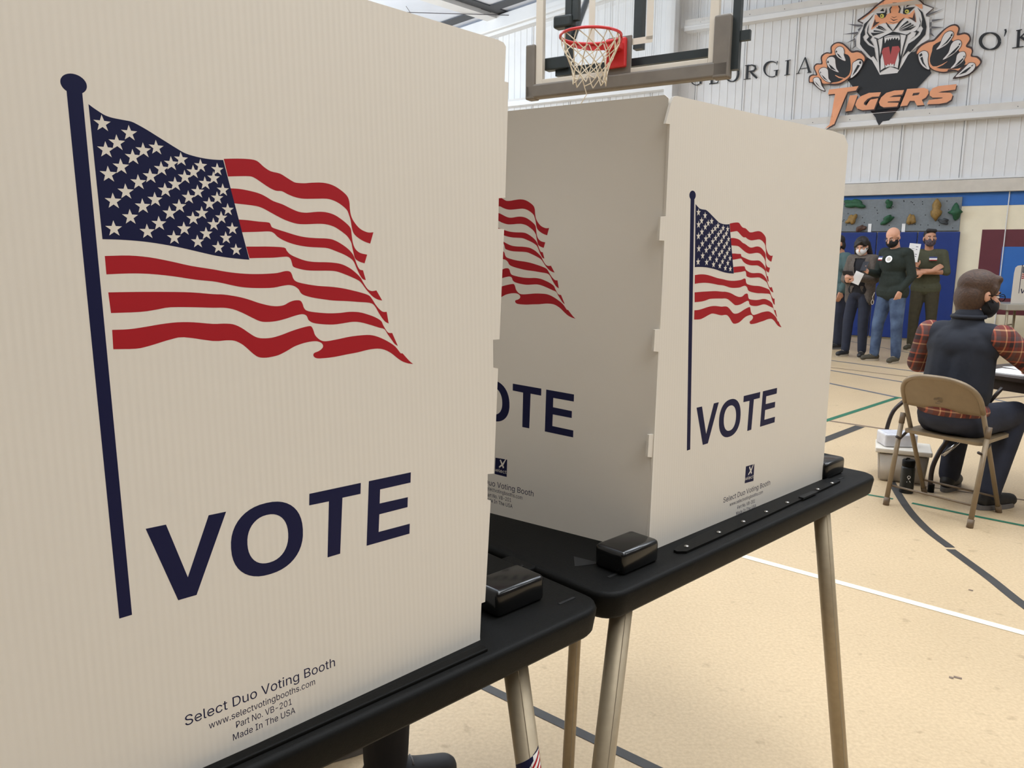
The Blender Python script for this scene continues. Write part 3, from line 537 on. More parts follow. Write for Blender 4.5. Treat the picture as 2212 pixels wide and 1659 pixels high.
def corner_block(bm, a, b, z=ZT, ha=0.056, hb=0.036, h=0.047):
    ha, hb, h = ha * KB, hb * KB, h * KB
    box(bm, T2(a, b, z + h / 2 - 0.001), (ha, hb, h / 2), E1, E2, V((0, 0, 1)), 0.009)

def leg_between(root, q0, y0, q1, y1, r=0.0192, top=ZB + 0.004):
    p0, p1 = on_y(*q0, y0 * KB), on_y(*q1, y1 * KB); d = p1 - p0
    a = p0 + d * ((top - p0.z) / d.z); e = p0 + d * ((0.012 - p0.z) / d.z)
    b = NB(); u, w = frame_of(d); n = 24
    tube(b, [a, e], r, n)
    l = obj('leg', b, M['alu'], root, True)
    b = NB(); tube(b, [e + (a - e).normalized() * 0.04, e], r + 0.003, 16); obj('rubber_foot', b, M['black_plastic'], l, True)
    # the extrusion seam down the leg
    s = (V((0.25, -1, 0)) - d.normalized() * d.normalized().dot(V((0.25, -1, 0)))).normalized() * (r - 0.0002)
    b = NB(); tube(b, [a + s, e + s], 0.0007, 6); obj('seam', b, M['steel'], l)
    return l, a, e

def leg_at(root, a0, b0, a1, b1, r=0.0192):
    p, q = T2(a0, b0, ZB + 0.004), T2(a1, b1, 0.012)
    b = NB(); tube(b, [p, q], r, 24); l = obj('leg', b, M['alu'], root, True)
    b = NB(); tube(b, [q + (p - q).normalized() * 0.04, q], r + 0.003, 16); obj('rubber_foot', b, M['black_plastic'], l, True)

# --- near booth
near = thing('voting_booth', 'white voting booth with the big flag and VOTE print, nearest the camera', 'voting booth', tuple(T2(0.39, 1.1, 0)), math.atan2(E1.y, E1.x), 'white voting booths with flag print')
b = NB(); table_top(b, -0.19, 0.974, 0.787, 1.42, 0.05); obj('table_top', b, M['black_plastic'], near, True)
PA = lambda q: on_plane(*q, TA, NA)
edge = [(1030, 40), (1076, 86), (1088, 92), (1093, 101), (1090, 176), (1098.5, 178), (1091.5, 427), (1077.5, 428), (1076, 494), (1089, 495), (1079, 733), (1065, 734), (1065.5, 794), (1076, 796), (1067, 1023), (1053.5, 1024), (1053, 1079), (1060, 1081), (1048, 1300), (1040, 1303), (1037, 1374)]
_pr = [PA(q) for q in edge[1:]]
_h = PA((830, 0)); _d = (PA((1076, 86)) - _h).normalized()
_tl = _h - UA * ((_h - TA).dot(UA) + 0.21); _tl.z = _h.z + 0.004
def down(p, v, z=None): return p + v * (((ZT - 0.006 if z is None else z) - p.z) / v.z)
_bl = down(TA - UA * 0.21, VA)
_br = down(PA((1037, 1374)), VA)
b = NB(); board(b, _pr[:-1] + [_pr[-1], _br, _bl, _tl], NA, 0.005)
pa = obj('privacy_panel', b, M['panel'], near); prints(pa, UA, VA, TA, NA)
At = lambda x, y: (380 + x / 5.8211, 1400 + y / 5.8211)
small_print(pa, TA, NA, [(At(108, 985), At(2012, 222)), (At(415, 1020), At(1757, 452)), (At(752, 1008), At(1465, 703)), (At(712, 1168), At(1503, 812))], [0.0172, 0.0115, 0.0115, 0.0115])
# side panels running back from both ends
for c, ang in ((_pr[0] - UA * 0.028, 143), (_tl + UA * 0.02, 124)):
    d = V((math.cos(math.radians(ang)), math.sin(math.radians(ang)), 0)); c = c + NA * 0.008
    lo = V((c.x, c.y, ZT - 0.006)); b = NB()
    board(b, [lo, lo + d * 0.5, lo + d * 0.5 + V((0, 0, c.z - lo.z)), V((c.x, c.y, c.z))], d.cross(V((0, 0, 1))), 0.005)
    obj('side_panel', b, M['panel'], near)
b = NB(); corner_block(b, 0.846, 0.905); obj('corner_block', b, M['black_gloss'], near, True)
b = NB(); corner_block(b, -0.08, 0.905); obj('corner_block', b, M['black_gloss'], near, True)
b = NB(); box(b, T2(0.39, 0.812, ZT + 0.002), (0.30, 0.008, 0.003), E1, E2, V((0, 0, 1)), 0.002); obj('hinge_strip', b, M['black_plastic'], near)
for a_, b_ in ((0.925, 0.84), (0.955, 1.0)):
    b = NB(); box(b, T2(a_, b_, ZT + 0.0002), (0.018, 0.0025, 0.0006), E1, E2, V((0, 0, 1))); obj('slot', b, M['slot'], near)
lg, la, le = leg_between(near, (1116, 1460), 1.16, (1140, 1640), 1.13)
leg_at(near, -0.10, 0.87, -0.17, 0.83)
leg_at(near, 0.30, 1.34, 0.30, 1.40); leg_at(near, -0.10, 1.34, -0.17, 1.38)
# flag sticker wrapped round the front leg
dl = (le - la).normalized(); _u = V((0.0, -1, 0)); _u = (_u - dl * dl.dot(_u)).normalized(); _w = dl.cross(_u)
if _w.x < 0: _w = -_w
s0 = la + dl * ((la - on_y(1135, 1615, 1.13 * KB)).length)
def cyl(h): return lambda t, y: s0 + dl * (-y) + _u * ((0.0194 + h) * math.cos(t)) + _w * ((0.0194 + h) * math.sin(t))
def patch(bm, fn, t0, t1, y0, y1, n=10):                       # y0, y1: functions of t
    for k in range(n):
        a_, c_ = t0 + (t1 - t0) * k / n, t0 + (t1 - t0) * (k + 1) / n
        bm.faces.new([bm.verts.new(fn(*q)) for q in ((a_, y0(a_)), (c_, y0(c_)), (c_, y1(c_)), (a_, y1(a_)))])
b = NB(); patch(b, cyl(0), -1.25, 1.25, lambda t: -0.085, lambda t: -0.012 + 0.008 * t); stk = obj('flag_sticker', b, M['white'], lg)
b = NB(); patch(b, cyl(0.0004), -1.25, 0.5, lambda t: -0.026 + 0.022 * t, lambda t: -0.012 + 0.008 * t); patch(b, cyl(0.0004), 0.5, 1.25, lambda t: -0.013 + 0.012 * t, lambda t: -0.012 + 0.008 * t, 4); obj('sticker_field', b, M['navy'], stk)
b = NB()
for k in range(5): patch(b, cyl(0.0003), -0.9 + 0.2 * k, 1.25, lambda t, k=k: -0.036 - 0.011 * k + 0.022 * t, lambda t, k=k: -0.031 - 0.011 * k + 0.022 * t)
obj('sticker_stripe', b, M['red'], stk)

# --- second booth, its table end against the near one
far = thing('voting_booth', 'white voting booth showing two flag panels at its corner, below the basketball hoop', 'voting booth', tuple(T2(1.56, 1.1, 0)), math.atan2(E1.y, E1.x), 'white voting booths with flag print')
b = NB(); table_top(b, 0.987, 2.145, 0.795, 1.42, 0.05); obj('table_top', b, M['black_plastic'], far, True)
PC = lambda q: on_plane(*q, TC, NC)
PBk = lambda q: on_plane(*q, TB, NBk)
cl = [(1396, 1192), (1406, 1040), (1408, 988), (1399, 987), (1402, 939), (1412, 938), (1424, 760), (1412, 759), (1415, 712), (1426, 711), (1435, 520), (1424, 519), (1427, 468), (1438, 467), (1447, 268), (1438, 267), (1450, 222), (1455, 209), (1462, 207)]
cr = [(1640, 248), (1800, 283), (1824, 292), (1832, 312), (1800, 722), (1775, 1048)]
_c = [PC(q) for q in cl + cr]
_b0 = down(_c[0], VC); _b1 = down(_c[-1], VC)
b = NB(); board(b, _c + [_b1, _b0], NC, 0.005)
pc = obj('privacy_panel', b, M['panel'], far); prints(pc, UC, VC, TC, NC)
Ct = lambda x, y: (1500 + x / 4.88, 790 + y / 4.88)
small_print(pc, TC, NC, [(Ct(302, 1447), Ct(800, 1253)), (Ct(370, 1482), Ct(722, 1343)), (Ct(450, 1512), Ct(640, 1440)), (Ct(437, 1577), Ct(650, 1490))], [0.0172, 0.0115, 0.0115, 0.0115],
            [Ct(543, 1062), Ct(632, 1036), Ct(622, 1213), Ct(530, 1240)])
bl = [(1400, 1188), (1437, 466), (1444, 212), (1436, 205), (1095, 240)]
_q = [PBk(p) for p in bl]
ub = UB.normalized()
_far_t = _q[4] - ub * 0.34; _far_b = down(_far_t, VB); _q0 = down(_q[0], VB)
b = NB(); board(b, [_q0] + _q[1:] + [_far_t, _far_b], NBk, 0.005)
pb = obj('privacy_panel', b, M['panel'], far); prints(pb, UB, VB, TB, NBk)
Bt = lambda x, y: (1030 + x / 5.027, 800 + y / 5.027)
def ext(p, q, k): return (q[0] + (p[0] - q[0]) * k, q[1] + (p[1] - q[1]) * k)
small_print(pb, TB, NBk, [(ext(Bt(115, 1243), Bt(620, 1372), 1.46), Bt(620, 1372)), (ext(Bt(120, 1300), Bt(497, 1405), 1.32), Bt(497, 1405)), (Bt(95, 1362), Bt(375, 1430)), (Bt(80, 1410), Bt(388, 1497))], [0.0180, 0.0120, 0.0120, 0.0120],
            [Bt(203, 948), Bt(330, 970), Bt(325, 1158), Bt(195, 1125)])
# hidden right-hand side panel
d = V((math.cos(math.radians(124)), math.sin(math.radians(124)), 0)); c = _c[-3] - UC.normalized() * 0.02 + NC * 0.008; lo = V((c.x, c.y, ZT - 0.006))
b = NB(); board(b, [lo, lo + d * 0.5, lo + d * 0.5 + V((0, 0, c.z - lo.z)), V((c.x, c.y, c.z))], d.cross(V((0, 0, 1))), 0.005); obj('side_panel', b, M['panel'], far)
for a_, b_ in ((1.132, 0.874), (2.03, 0.905)):
    b = NB(); corner_block(b, a_, b_); obj('corner_block', b, M['black_gloss'], far, True)
# hinge strip with its screws along the front of the panel
def strip_pts(z):
    fr = [(1.245, 0.836), (1.26, 0.824), (1.35, 0.824), (1.60, 0.826), (1.80, 0.830), (1.90, 0.832), (1.98, 0.834)]
    bk = [(1.98, 0.868), (1.90, 0.872), (1.80, 0.866), (1.60, 0.866), (1.45, 0.862), (1.35, 0.858), (1.27, 0.852), (1.247, 0.846)]
    return [T2(a_, b_, z) for a_, b_ in fr + bk]
b = NB(); board(b, strip_pts(ZT), V((0, 0, 1)), 0.005); hs = obj('hinge_strip', b, M['black_plastic'], far)
for a_ in (1.28, 1.40, 1.50, 1.60, 1.70, 1.86, 1.94):
    b = NB(); ball(b, T2(a_, 0.838, ZT + 0.0055), (0.005, 0.005, 0.003)); obj('screw', b, M['steel'], hs, True)
b = NB(); box(b, T2(1.795, 0.832, ZT + 0.006), (0.035, 0.006, 0.002), E1, E2, V((0, 0, 1))); obj('slot', b, M['slot'], far)
for a_, b_, h in ((1.075, 0.855, 0.02), (2.095, 0.90, 0.025), (2.02, 0.85, 0.012)):
    b = NB(); box(b, T2(a_, b_, ZT + 0.0002), (h, 0.003, 0.0006), E1, E2, V((0, 0, 1))); obj('slot', b, M['slot'], far)
b = NB(); board(b, [T2(1.045, 0.93, ZT), T2(1.095, 0.905, ZT), T2(1.08, 0.965, ZT)], V((0, 0, 1)), 0.0008); obj('slot', b, M['slot'], far)
leg_between(far, (1339, 1345), 1.335, (1302, 1659), 1.28)
leg_between(far, (1777, 1134), 1.90, (1816, 1659), 1.98)
leg_between(far, (1241, 1400), 1.84, (1227, 1659), 1.82, 0.0145)
# tongue that links the two tables
b = NB(); box(b, T2(0.981, 1.02, ZT - 0.012), (0.030, 0.035, 0.011), E1, E2, V((0, 0, 1)), 0.004); obj('linking_tongue', b, M['black_plastic'], far, True)
b = NB(); tube(b, smooth_line([PC((1775, 990)) + NC * 0.05, PC((1781, 972)) + NC * 0.05, PC((1783, 962)) + NC * 0.06, PC((1776, 955)) + NC * 0.07], 4), 0.004, 8); obj('strap', b, M['black_plastic'], far, True)
# ------------------------------------------------------------------ the gym: floor, far gable wall, roof
def Wp(s, b, z): return RIGHT * s + AWAY * b + V((0, 0, z))
b = NB(); box(b, tuple(Wp(0, 2, -0.05)), (16, 13, 0.05), RIGHT, AWAY); floor = struct('floor', b, M['floor'])

b = NB(); box(b, tuple(Wp(0, WALL_D + 0.1, 1.12)), (16, 0.1, 1.12), RIGHT, AWAY); wall = struct('wall_far', b, M['cream'])
def roof_z(s): return 6.48 + 0.119 * (s + 8.73)
b = NB(); box(b, tuple(Wp(-16.1, 2, 3.0)), (0.1, 13, 3.0), RIGHT, AWAY); struct('wall_left', b, M['cream'])
b = NB(); box(b, tuple(Wp(15.9, 2, 4.0)), (0.1, 13, 4.0), RIGHT, AWAY); struct('wall_right', b, M['near_wall'])
b = NB(); box(b, tuple(Wp(0, -9.6, 3.6)), (16, 0.1, 3.6), RIGHT, AWAY); struct('wall_near', b, M['near_wall'])
b = NB()                                                            # ribbed metal sheet above the block wall
s = -16.0; prof = []
while s < 16:
    for k in range(6):
        w_ = 0.010 if k else 0.022; h_ = 0.006 if k else 0.014
        c_ = s + k * 0.15
        prof += [(c_, 0), (c_ + w_ * 0.4, h_), (c_ + w_ * 1.4, h_), (c_ + w_ * 1.8, 0)]
    s += 0.9
lo = [b.verts.new(W(q, 2.55, o)) for q, o in prof]; hi = [b.verts.new(W(q, roof_z(q) + 0.1, o)) for q, o in prof]
for i in range(len(prof) - 1): b.faces.new((lo[i], lo[i + 1], hi[i + 1], hi[i]))
struct('wall_cladding', b, M['white_paint'], wall)
b = NB()
for s in [x * 0.9 - 16 for x in range(36)]: box(b, W(s - 0.004, (2.65 + roof_z(s)) / 2, 0.002), (0.003, 0.002, (roof_z(s) - 2.65) / 2), RIGHT, AWAY)
struct('cladding_seam', b, M['e_grey'], wall)
b = NB(); box(b, W(0, 2.345, 0.001), (16, 0.004, 0.105), RIGHT, AWAY); struct('painted_blue_band', b, M['blue_paint'], wall)
b = NB(); box(b, W(0, 2.55, 0.04), (16, 0.05, 0.10), RIGHT, AWAY, bev=0.008); struct('trim_1', b, M['beam'])
b = NB(); box(b, W(0, 2.672, 0.03), (16, 0.035, 0.014), RIGHT, AWAY); struct('trim_2', b, M['white_paint'])

def girt(i, s0, s1, z, web=0.115, lip=0.09, o=0.2):
    c = (s0 + s1) / 2; h = (s1 - s0) / 2
    b = NB(); box(b, W(c, z + lip / 2, o / 2), (h, o / 2, lip / 2), RIGHT, AWAY, bev=0.01); t = struct('trim_%d' % i, b, M['white_paint'])
    b = NB(); box(b, W(c, z + lip + web / 2, o / 2 - 0.015), (h, o / 2 - 0.015, web / 2), RIGHT, AWAY); struct('girt_web', b, M['girt'], t)  # web coloured slightly darker than the lip
    b = NB()
    q = s0 + 0.3
    while q < s1 - 0.2:
        for dz in (0.04,): ball(b, W(q, z + lip + dz, o - 0.028), 0.008, None, 1)
        q += 0.3 if int(q * 10) % 2 else 0.6
    struct('girt_screw', b, M['e_grey'], t)
girt(3, -5.4, 16, 3.58); girt(4, -5.4, 16, 5.52); girt(5, -5.4, 16, 7.45)
girt(6, -16, -5.72, 4.53, 0.04, 0.11); girt(7, -16, -5.72, 2.95, 0.04, 0.11)
b = NB(); box(b, W(-5.62, 4.0, 0.16), (0.085, 0.16, 4.0), RIGHT, AWAY, bev=0.01); struct('column', b, M['white_paint'])

b = NB()                                                            # rake beam that follows the roof slope along the gable
u = (RIGHT + V((0, 0, 0.119))).normalized()
box(b, W(0, 6.33 + 0.119 * 8.73, 0.16), (16, 0.14, 0.14), u, AWAY, u.cross(AWAY).normalized(), 0.02); struct('trim_8', b, M['white_paint'])
b = NB(); box(b, W(0, 6.33 + 0.119 * 8.73 - 0.17, 0.10), (16, 0.10, 0.03), u, AWAY, u.cross(AWAY).normalized()); struct('trim_9', b, M['white_paint'])
b = NB(); box(b, Wp(0, 3, roof_z(0) + 0.1), (16.1, 12.5, 0.06), u, AWAY, u.cross(AWAY).normalized()); roof = struct('ceiling', b, M['roof'])
rn = u.cross(AWAY).normalized(); rp = Wp(0, 3, roof_z(0) + 0.03)
if rn.z < 0: rn = -rn
def on_roof(x, y): return on_plane(x, y, rp, rn)
def purlin(p, q, w, h, m, name):
    d = (q - p).normalized(); side = d.cross(rn).normalized()
    b = NB(); box(b, (p + q) / 2 - rn * (h / 2), ((q - p).length / 2, w / 2, h / 2), d, side, rn); return struct(name, b, m, roof)
J = on_roof(1079, 38); K0 = on_roof(957, -2); dj = (K0 - J).normalized()
for k in range(-1, 5):
    off = RIGHT * (-2.3 * k)
    off.z = 0.119 * -2.3 * k
    purlin(J + off - dj * 0.4, J + off + dj * 12, 0.24, 0.10, M['white_paint'], 'purlin')
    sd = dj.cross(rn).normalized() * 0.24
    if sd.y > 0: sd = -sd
    purlin(J + off - dj * 0.2 + sd, J + off + dj * 12 + sd, 0.20, 0.02, M['dark_steel'], 'purlin_dark_strip')  # thin dark strip laid along each purlin
g0, g1 = W(-16, roof_z(-16) + 0.03, 0.62), W(8, roof_z(8) + 0.03, 0.62)
purlin(g0, g1, 0.30, 0.02, M['dark_steel'], 'eave_shade_strip')  # dark strip drawn as the shadow between rake beam and roof
b = NB(); tube(b, [on_roof(835, 12) - rn * 0.12, on_roof(1160, 22) - rn * 0.12], 0.008, 6)
tube(b, [on_roof(876, 0) - rn * 0.12, on_roof(915, 60) - rn * 0.12], 0.006, 6); struct('ceiling_wire', b, M['e_grey'], roof)

# ------------------------------------------------------------------ lines painted and taped on the floor
def fline(pts, w, m, curve=False, z=0.0015):
    P = [on_z(x, y, 0.0) for x, y in pts]
    P = [(p.x, p.y) for p in P]
    if curve: P = [(p.x, p.y) for p in smooth_line([(x, y, 0) for x, y in P], 8)]
    b = NB(); ribbon(b, P, w, lambda x, y: V((x, y, z))); o = struct('floor_line', b, m, floor); return o
def ex(p, q, k0, k1): return [(p[0] + (q[0] - p[0]) * k0, p[1] + (q[1] - p[1]) * k0), (p[0] + (q[0] - p[0]) * k1, p[1] + (q[1] - p[1]) * k1)]
fline(ex((1625, 1207), (2212, 1368), -0.45, 1.6), 0.042, M['line_white'])
fline(ex((1070, 1495), (1410, 1659), -0.35, 1.3), 0.035, M['line_black'])
fline([(1908, 985), (1915, 1018), (1935, 1058), (1965, 1104), (2005, 1146), (2053, 1183)], 0.046, M['line_black'], True)
fline([(2053, 1187), (2090, 1214), (2140, 1251), (2212, 1308), (2330, 1390)], 0.046, M['line_black'], True)
fline(ex((1780, 951), (1858, 921), -1.2, 1.0), 0.08, M['line_black'])
fline(ex((1790, 907), (1942, 858), -0.2, 1.0), 0.05, M['line_green'], z=0.002)
fline(ex((1882, 1070), (1929, 1078), -1.5, 1.0), 0.025, M['line_green'])
fline([(1970, 1087), (2085, 1111), (2212, 1136), (2330, 1160)], 0.03, M['line_green'])
fline(ex((1791, 828), (1941, 859), -0.5, 1.1), 0.05, M['line_blue'])
fline(ex((1793, 800), (1941, 824), -0.5, 1.5), 0.05, M['line_blue'])
fline(ex((1797, 779), (1966, 801), -0.5, 2.0), 0.05, M['line_blue'])
fline(ex((1795, 794), (1945, 812), -0.5, 1.5), 0.03, M['line_brown'])
fline(ex((1860, 742), (2080, 785), -0.4, 1.5), 0.03, M['line_blue'])
fline(ex((1783, 908), (1966, 935), -0.4, 1.6), 0.04, M['line_brown'])
fline(ex((1974, 1048), (2085, 1063), -0.2, 2.4), 0.02, M['line_brown'])
fline(ex((2141, 862), (2212, 856), -1, 2), 0.04, M['line_brown']); fline(ex((2154, 864), (2212, 877), -0.2, 2), 0.04, M['line_blue']); fline(ex((2130, 879), (2212, 877), -1, 2), 0.03, M['line_brown'])
# scuffs on the vinyl
for x, y, a in ((2060, 1462, 18), (2092, 1274, 10), (2050, 1463, 10)):
    fline([(x, y), (x + a, y + a * 0.25)], 0.012, M['line_brown'])

# ------------------------------------------------------------------ painted rectangles on the block wall
def wrect(p0, p1, off, m, name):
    a, c = on_wall(*p0), on_wall(*p1); s0, s1 = a.dot(RIGHT), c.dot(RIGHT)
    b = NB(); box(b, W((s0 + s1) / 2, (a.z + c.z) / 2, off), ((s1 - s0) / 2, 0.002, (a.z - c.z) / 2), RIGHT, AWAY); return struct(name, b, m, wall)
wrect((2122, 496), (2420, 690), 0.002, M['maroon'], 'painted_maroon_panel')
wrect((2165, 533), (2420, 652), 0.005, M['blue_paint'], 'painted_blue_panel')
a_, c_ = on_wall(2167.5, 496), on_wall(2146, 690)
b = NB(); tube(b, [W(0.02, 2.45, 0.012), W(0.02, 0.1, 0.012)], 0.008, 6); struct('wall_conduit', b, M['white_paint'], wall)

# ------------------------------------------------------------------ wall mats and climbing board
MATL = ('blue wall mat at the end of the row, beside the cream block wall', 'blue wall mat behind the man with crossed arms', 'blue wall mat behind the bald man in jeans', 'blue wall mat behind the woman looking at her phone', 'blue wall mat half hidden by the voting booth panel')
for k in range(5):
    s1 = -0.60 - 0.62 * k
    b = NB(); box(b, W(s1 - 0.305, 0.935, 0.035), (0.304, 0.03, 0.895), RIGHT, AWAY, bev=0.012)
    tag(obj('wall_mat', b, M['mat_blue'], None, False), MATL[k], 'wall mat', 'blue mats along the gym wall')
bt = thing('climbing_board', 'grey climbing board with coloured holds above the blue wall mats', 'climbing wall', tuple(W(-1.9, 1.845, 0.03)), math.atan2(RIGHT.y, RIGHT.x))
b = NB(); box(b, W(-2.02, 2.115, 0.02), (1.40, 0.018, 0.27), RIGHT, AWAY, bev=0.004); obj('panel', b, M['grey_board'], bt)
rnd = random.Random(5)
b = NB()
for k in range(60):
    box(b, W(-3.3 + 2.65 * rnd.random(), 1.88 + 0.47 * rnd.random(), 0.0385), (0.007, 0.001, 0.007), RIGHT, AWAY)
obj('bolt_hole', b, M['slot'], bt)['kind'] = 'stuff'
for x, y, w_, h_, mm in ((180, 1055, 140, 100, 'hold_green'), (605, 1050, 66, 84, 'hold_green'), (150, 1240, 70, 110, 'hold_ochre'), (590, 1240, 92, 92, 'hold_green'), (865, 1245, 60, 120, 'hold_ochre'), (1165, 1140, 110, 180, 'hold_ochre'), (1390, 1150, 112, 140, 'hold_green'), (1245, 1260, 72, 60, 'hold_grey'), (270, 1345, 74, 74, 'hold_brown')):
    px, py = crop(1812, 250, 5.53, [(x, y)])[0]
    c = on_wall(px, py, 0.05); rx, rz = w_ / 5.53 / 2 * 0.0103, h_ / 5.53 / 2 * 0.0088
    t = bmesh.new(); bmesh.ops.create_icosphere(t, subdivisions=3, radius=1)
    sh = rnd.uniform(-0.5, 0.5); ph = rnd.uniform(0, 6)
    for v in t.verts:
        k = 1 + 0.22 * math.sin(3 * v.co.x + ph) + 0.15 * math.sin(5 * v.co.z + 2 * ph) + 0.10 * math.sin(9 * v.co.x * v.co.z + ph)
        q = v.co * k
        v.co = c + RIGHT * (q.x * rx + sh * q.z * rx) + AWAY * (q.y * 0.055) + V((0, 0, q.z * rz))
    b = NB(); join(b, t); obj('climbing_hold', b, M[mm], bt, True)
for x, y in ((368, 1340), (772, 1340)):
    px, py = crop(1812, 250, 5.53, [(x, y)])[0]; c = on_wall(px, py, 0.042)
    b = NB(); box(b, c, (0.026, 0.003, 0.07), RIGHT, AWAY); obj('tag', b, M['white'], bt)
# ------------------------------------------------------------------ tiger emblem and lettering mounted on the gable wall
EOFF = 0.024
def ef(h): return lambda x, y: on_wall(x, y, EOFF + h)
em = thing('tiger_emblem', 'painted tiger emblem with claws and orange TIGERS lettering, high on the white wall', 'emblem', tuple(on_wall(1898, 240, EOFF)), math.atan2(RIGHT.y, RIGHT.x))
T1 = lambda L: crop(1820, 0, 10.0545, L)
P2 = lambda L: crop(1740, 60, 11.85, L)
P3 = lambda L: crop(1970, 40, 11.85, L)
P4 = lambda L: crop(1770, 160, 6.9125, L)
def girt_wrap(b):
    """paint that crosses a girt lies on the girt's face instead of the sheet behind it"""
    for z in (3.581, 3.788, 5.521, 5.728):
        bmesh.ops.bisect_plane(b, geom=b.verts[:] + b.edges[:] + b.faces[:], plane_co=(0, 0, z), plane_no=(0, 0, 1))
    for v in b.verts:
        if 3.5805 < v.co.z < 3.7885 or 5.5205 < v.co.z < 5.7285:
            d = (v.co - ORI); k = 0.181 / d.dot(AWAY)
            v.co -= d * k

def layer(name, h, m, polys=(), strokes=(), parent=em, tr=T1, sm=0):
    b = NB()
    for L in polys:
        Q = tr(L)
        if sm: Q = [(p.x, p.y) for p in smooth_line([(x, y, 0) for x, y in Q], sm, True)]
        poly(b, [Q], ef(h))
    for L, w in strokes:
        k = tr([(0, 0), (1, 0)]); sc = k[1][0] - k[0][0]
        ribbon(b, tr(L), [x * sc for x in w] if isinstance(w, list) else w * sc, ef(h))
    girt_wrap(b)
    return obj(name, b, m, parent)
ident = lambda L: L
layer('black_chevron', 0.0, M['e_black'], [[(1826, 166), (1841, 186), (1857, 206), (1880, 239), (1891.5, 254), (1893.7, 262), (1898.8, 271.5), (1906.7, 262), (1920.5, 260), (1943.6, 232), (1984, 187.5), (2012, 158), (2000, 130), (1984, 106), (1975, 112), (1925, 118), (1868, 126), (1845, 140)]], tr=ident)
hd = layer('tiger_head', 0.004, M['e_white'], [[(810, 1625), (1190, 1585), (1310, 1400), (1420, 1200), (1510, 1110), (1610, 1020), (1880, 850), (1890, 700), (1880, 480), (1890, 380), (1800, 340), (1980, 180), (1760, 90), (1690, 0), (1600, -120), (1380, -190), (1150, -150), (850, -60), (700, 160), (330, 450), (450, 510), (430, 570), (370, 680), (300, 830), (290, 1000), (400, 1090), (520, 1230), (640, 1310), (730, 1470)]])
layer('orange_fur', 0.008, M['e_orange'], [
    [(890, 10), (720, 150), (560, 300), (400, 430), (440, 425), (560, 330), (700, 210), (780, 160), (850, 110), (900, 100)],
    [(1080, 110), (1210, 110), (1240, 200), (1230, 280), (1330, 310), (1450, 310), (1560, 210), (1590, 400), (1600, 490), (1500, 420), (1350, 390), (1260, 460), (1200, 500), (1100, 525), (1000, 520), (900, 500), (800, 530), (640, 640), (615, 640), (690, 430), (700, 320), (760, 330), (860, 400), (930, 370), (965, 310), (1010, 290), (1040, 250)],
    [(900, 0), (860, 120), (1000, 100), (1110, 60), (1180, 60), (1250, 80), (1380, 45), (1530, 60), (1560, 100), (1700, 190), (1740, 190), (1730, 60), (1690, 0), (1560, -100), (1380, -170), (1150, -130), (890, -50)]], parent=hd)
layer('black_stripes', 0.012, M['e_black'], [
    [(690, 290), (560, 440), (470, 520), (440, 630), (390, 740), (380, 960), (430, 1040), (520, 1130), (620, 1250), (670, 1215), (770, 1360), (720, 1240), (690, 1040), (560, 980), (470, 880), (440, 800), (490, 750), (480, 640), (540, 500), (640, 370)],
    [(1620, 160), (1740, 270), (1800, 450), (1825, 580), (1800, 750), (1700, 860), (1590, 990), (1470, 1130), (1420, 1110), (1290, 1260), (1350, 1130), (1430, 950), (1560, 870), (1680, 760), (1750, 620), (1710, 560), (1730, 420), (1700, 280)],
    [(580, 490), (540, 620), (530, 720), (575, 800), (520, 860), (580, 930), (690, 1010), (640, 920), (600, 860), (645, 800), (580, 750), (552, 700), (562, 610)],
    [(1660, 350), (1690, 500), (1650, 600), (1580, 680), (1530, 690), (1600, 705), (1560, 800), (1430, 890), (1520, 820), (1610, 760), (1665, 690), (1605, 660), (1690, 560), (1702, 470)],
    [(880, 790), (1000, 740), (1090, 700), (1250, 740), (1262, 1000), (1250, 1150), (1270, 1250), (1222, 1510), (1030, 1445), (820, 1565), (790, 1300), (830, 1150), (862, 1000)],
    [(730, 290), (830, 285), (940, 270), (962, 310), (930, 370), (860, 402), (790, 372)], [(1310, 250), (1330, 215), (1360, 180), (1440, 162), (1575, 148), (1450, 270), (1370, 312), (1312, 292)],
    [(880, 180), (810, 240), (905, 247)], [(1420, 80), (1470, 105), (1370, 165)], [(950, 165), (965, 280), (920, 280)], [(1340, 100), (1350, 200), (1310, 235)],
    [(1080, 60), (1180, 50), (1150, 95)], [(610, 710), (700, 715), (900, 700), (660, 780)], [(1560, 570), (1600, 560), (1480, 645), (1240, 682)]],
    [([(745, 850), (785, 1050), (800, 1300), (818, 1575)], 26), ([(1400, 765), (1330, 1010), (1275, 1250), (1212, 1515)], 24), ([(690, 820), (780, 852), (880, 800), (1000, 740), (1090, 695), (1200, 715), (1380, 762), (1420, 750), (1480, 705)], 20),
     ([(945, 490), (1000, 570), (1092, 675)], [14, 34, 12]), ([(1340, 385), (1240, 485), (1165, 590), (1095, 675)], [8, 40, 34, 10]),
     ([(770, 575), (850, 590), (950, 665)], [46, 30, 6]), ([(735, 600), (830, 625), (920, 670)], [26, 24, 6]), ([(675, 672), (780, 680), (905, 700)], [36, 24, 6]),
     ([(1425, 465), (1330, 530), (1230, 620)], [44, 26, 6]), ([(1490, 510), (1370, 570), (1225, 645)], [40, 28, 6]), ([(1540, 540), (1400, 610), (1230, 665)], [30, 26, 6]),
     ([(1065, 145), (1028, 200), (1040, 285)], 24), ([(1215, 115), (1252, 190), (1225, 280)], 26), ([(1040, 400), (1110, 445), (1195, 415)], [6, 20, 6]), ([(1060, 360), (1120, 385), (1180, 355)], [4, 12, 4]), ([(1000, 470), (1100, 500), (1200, 470)], [3, 10, 3])], parent=hd)
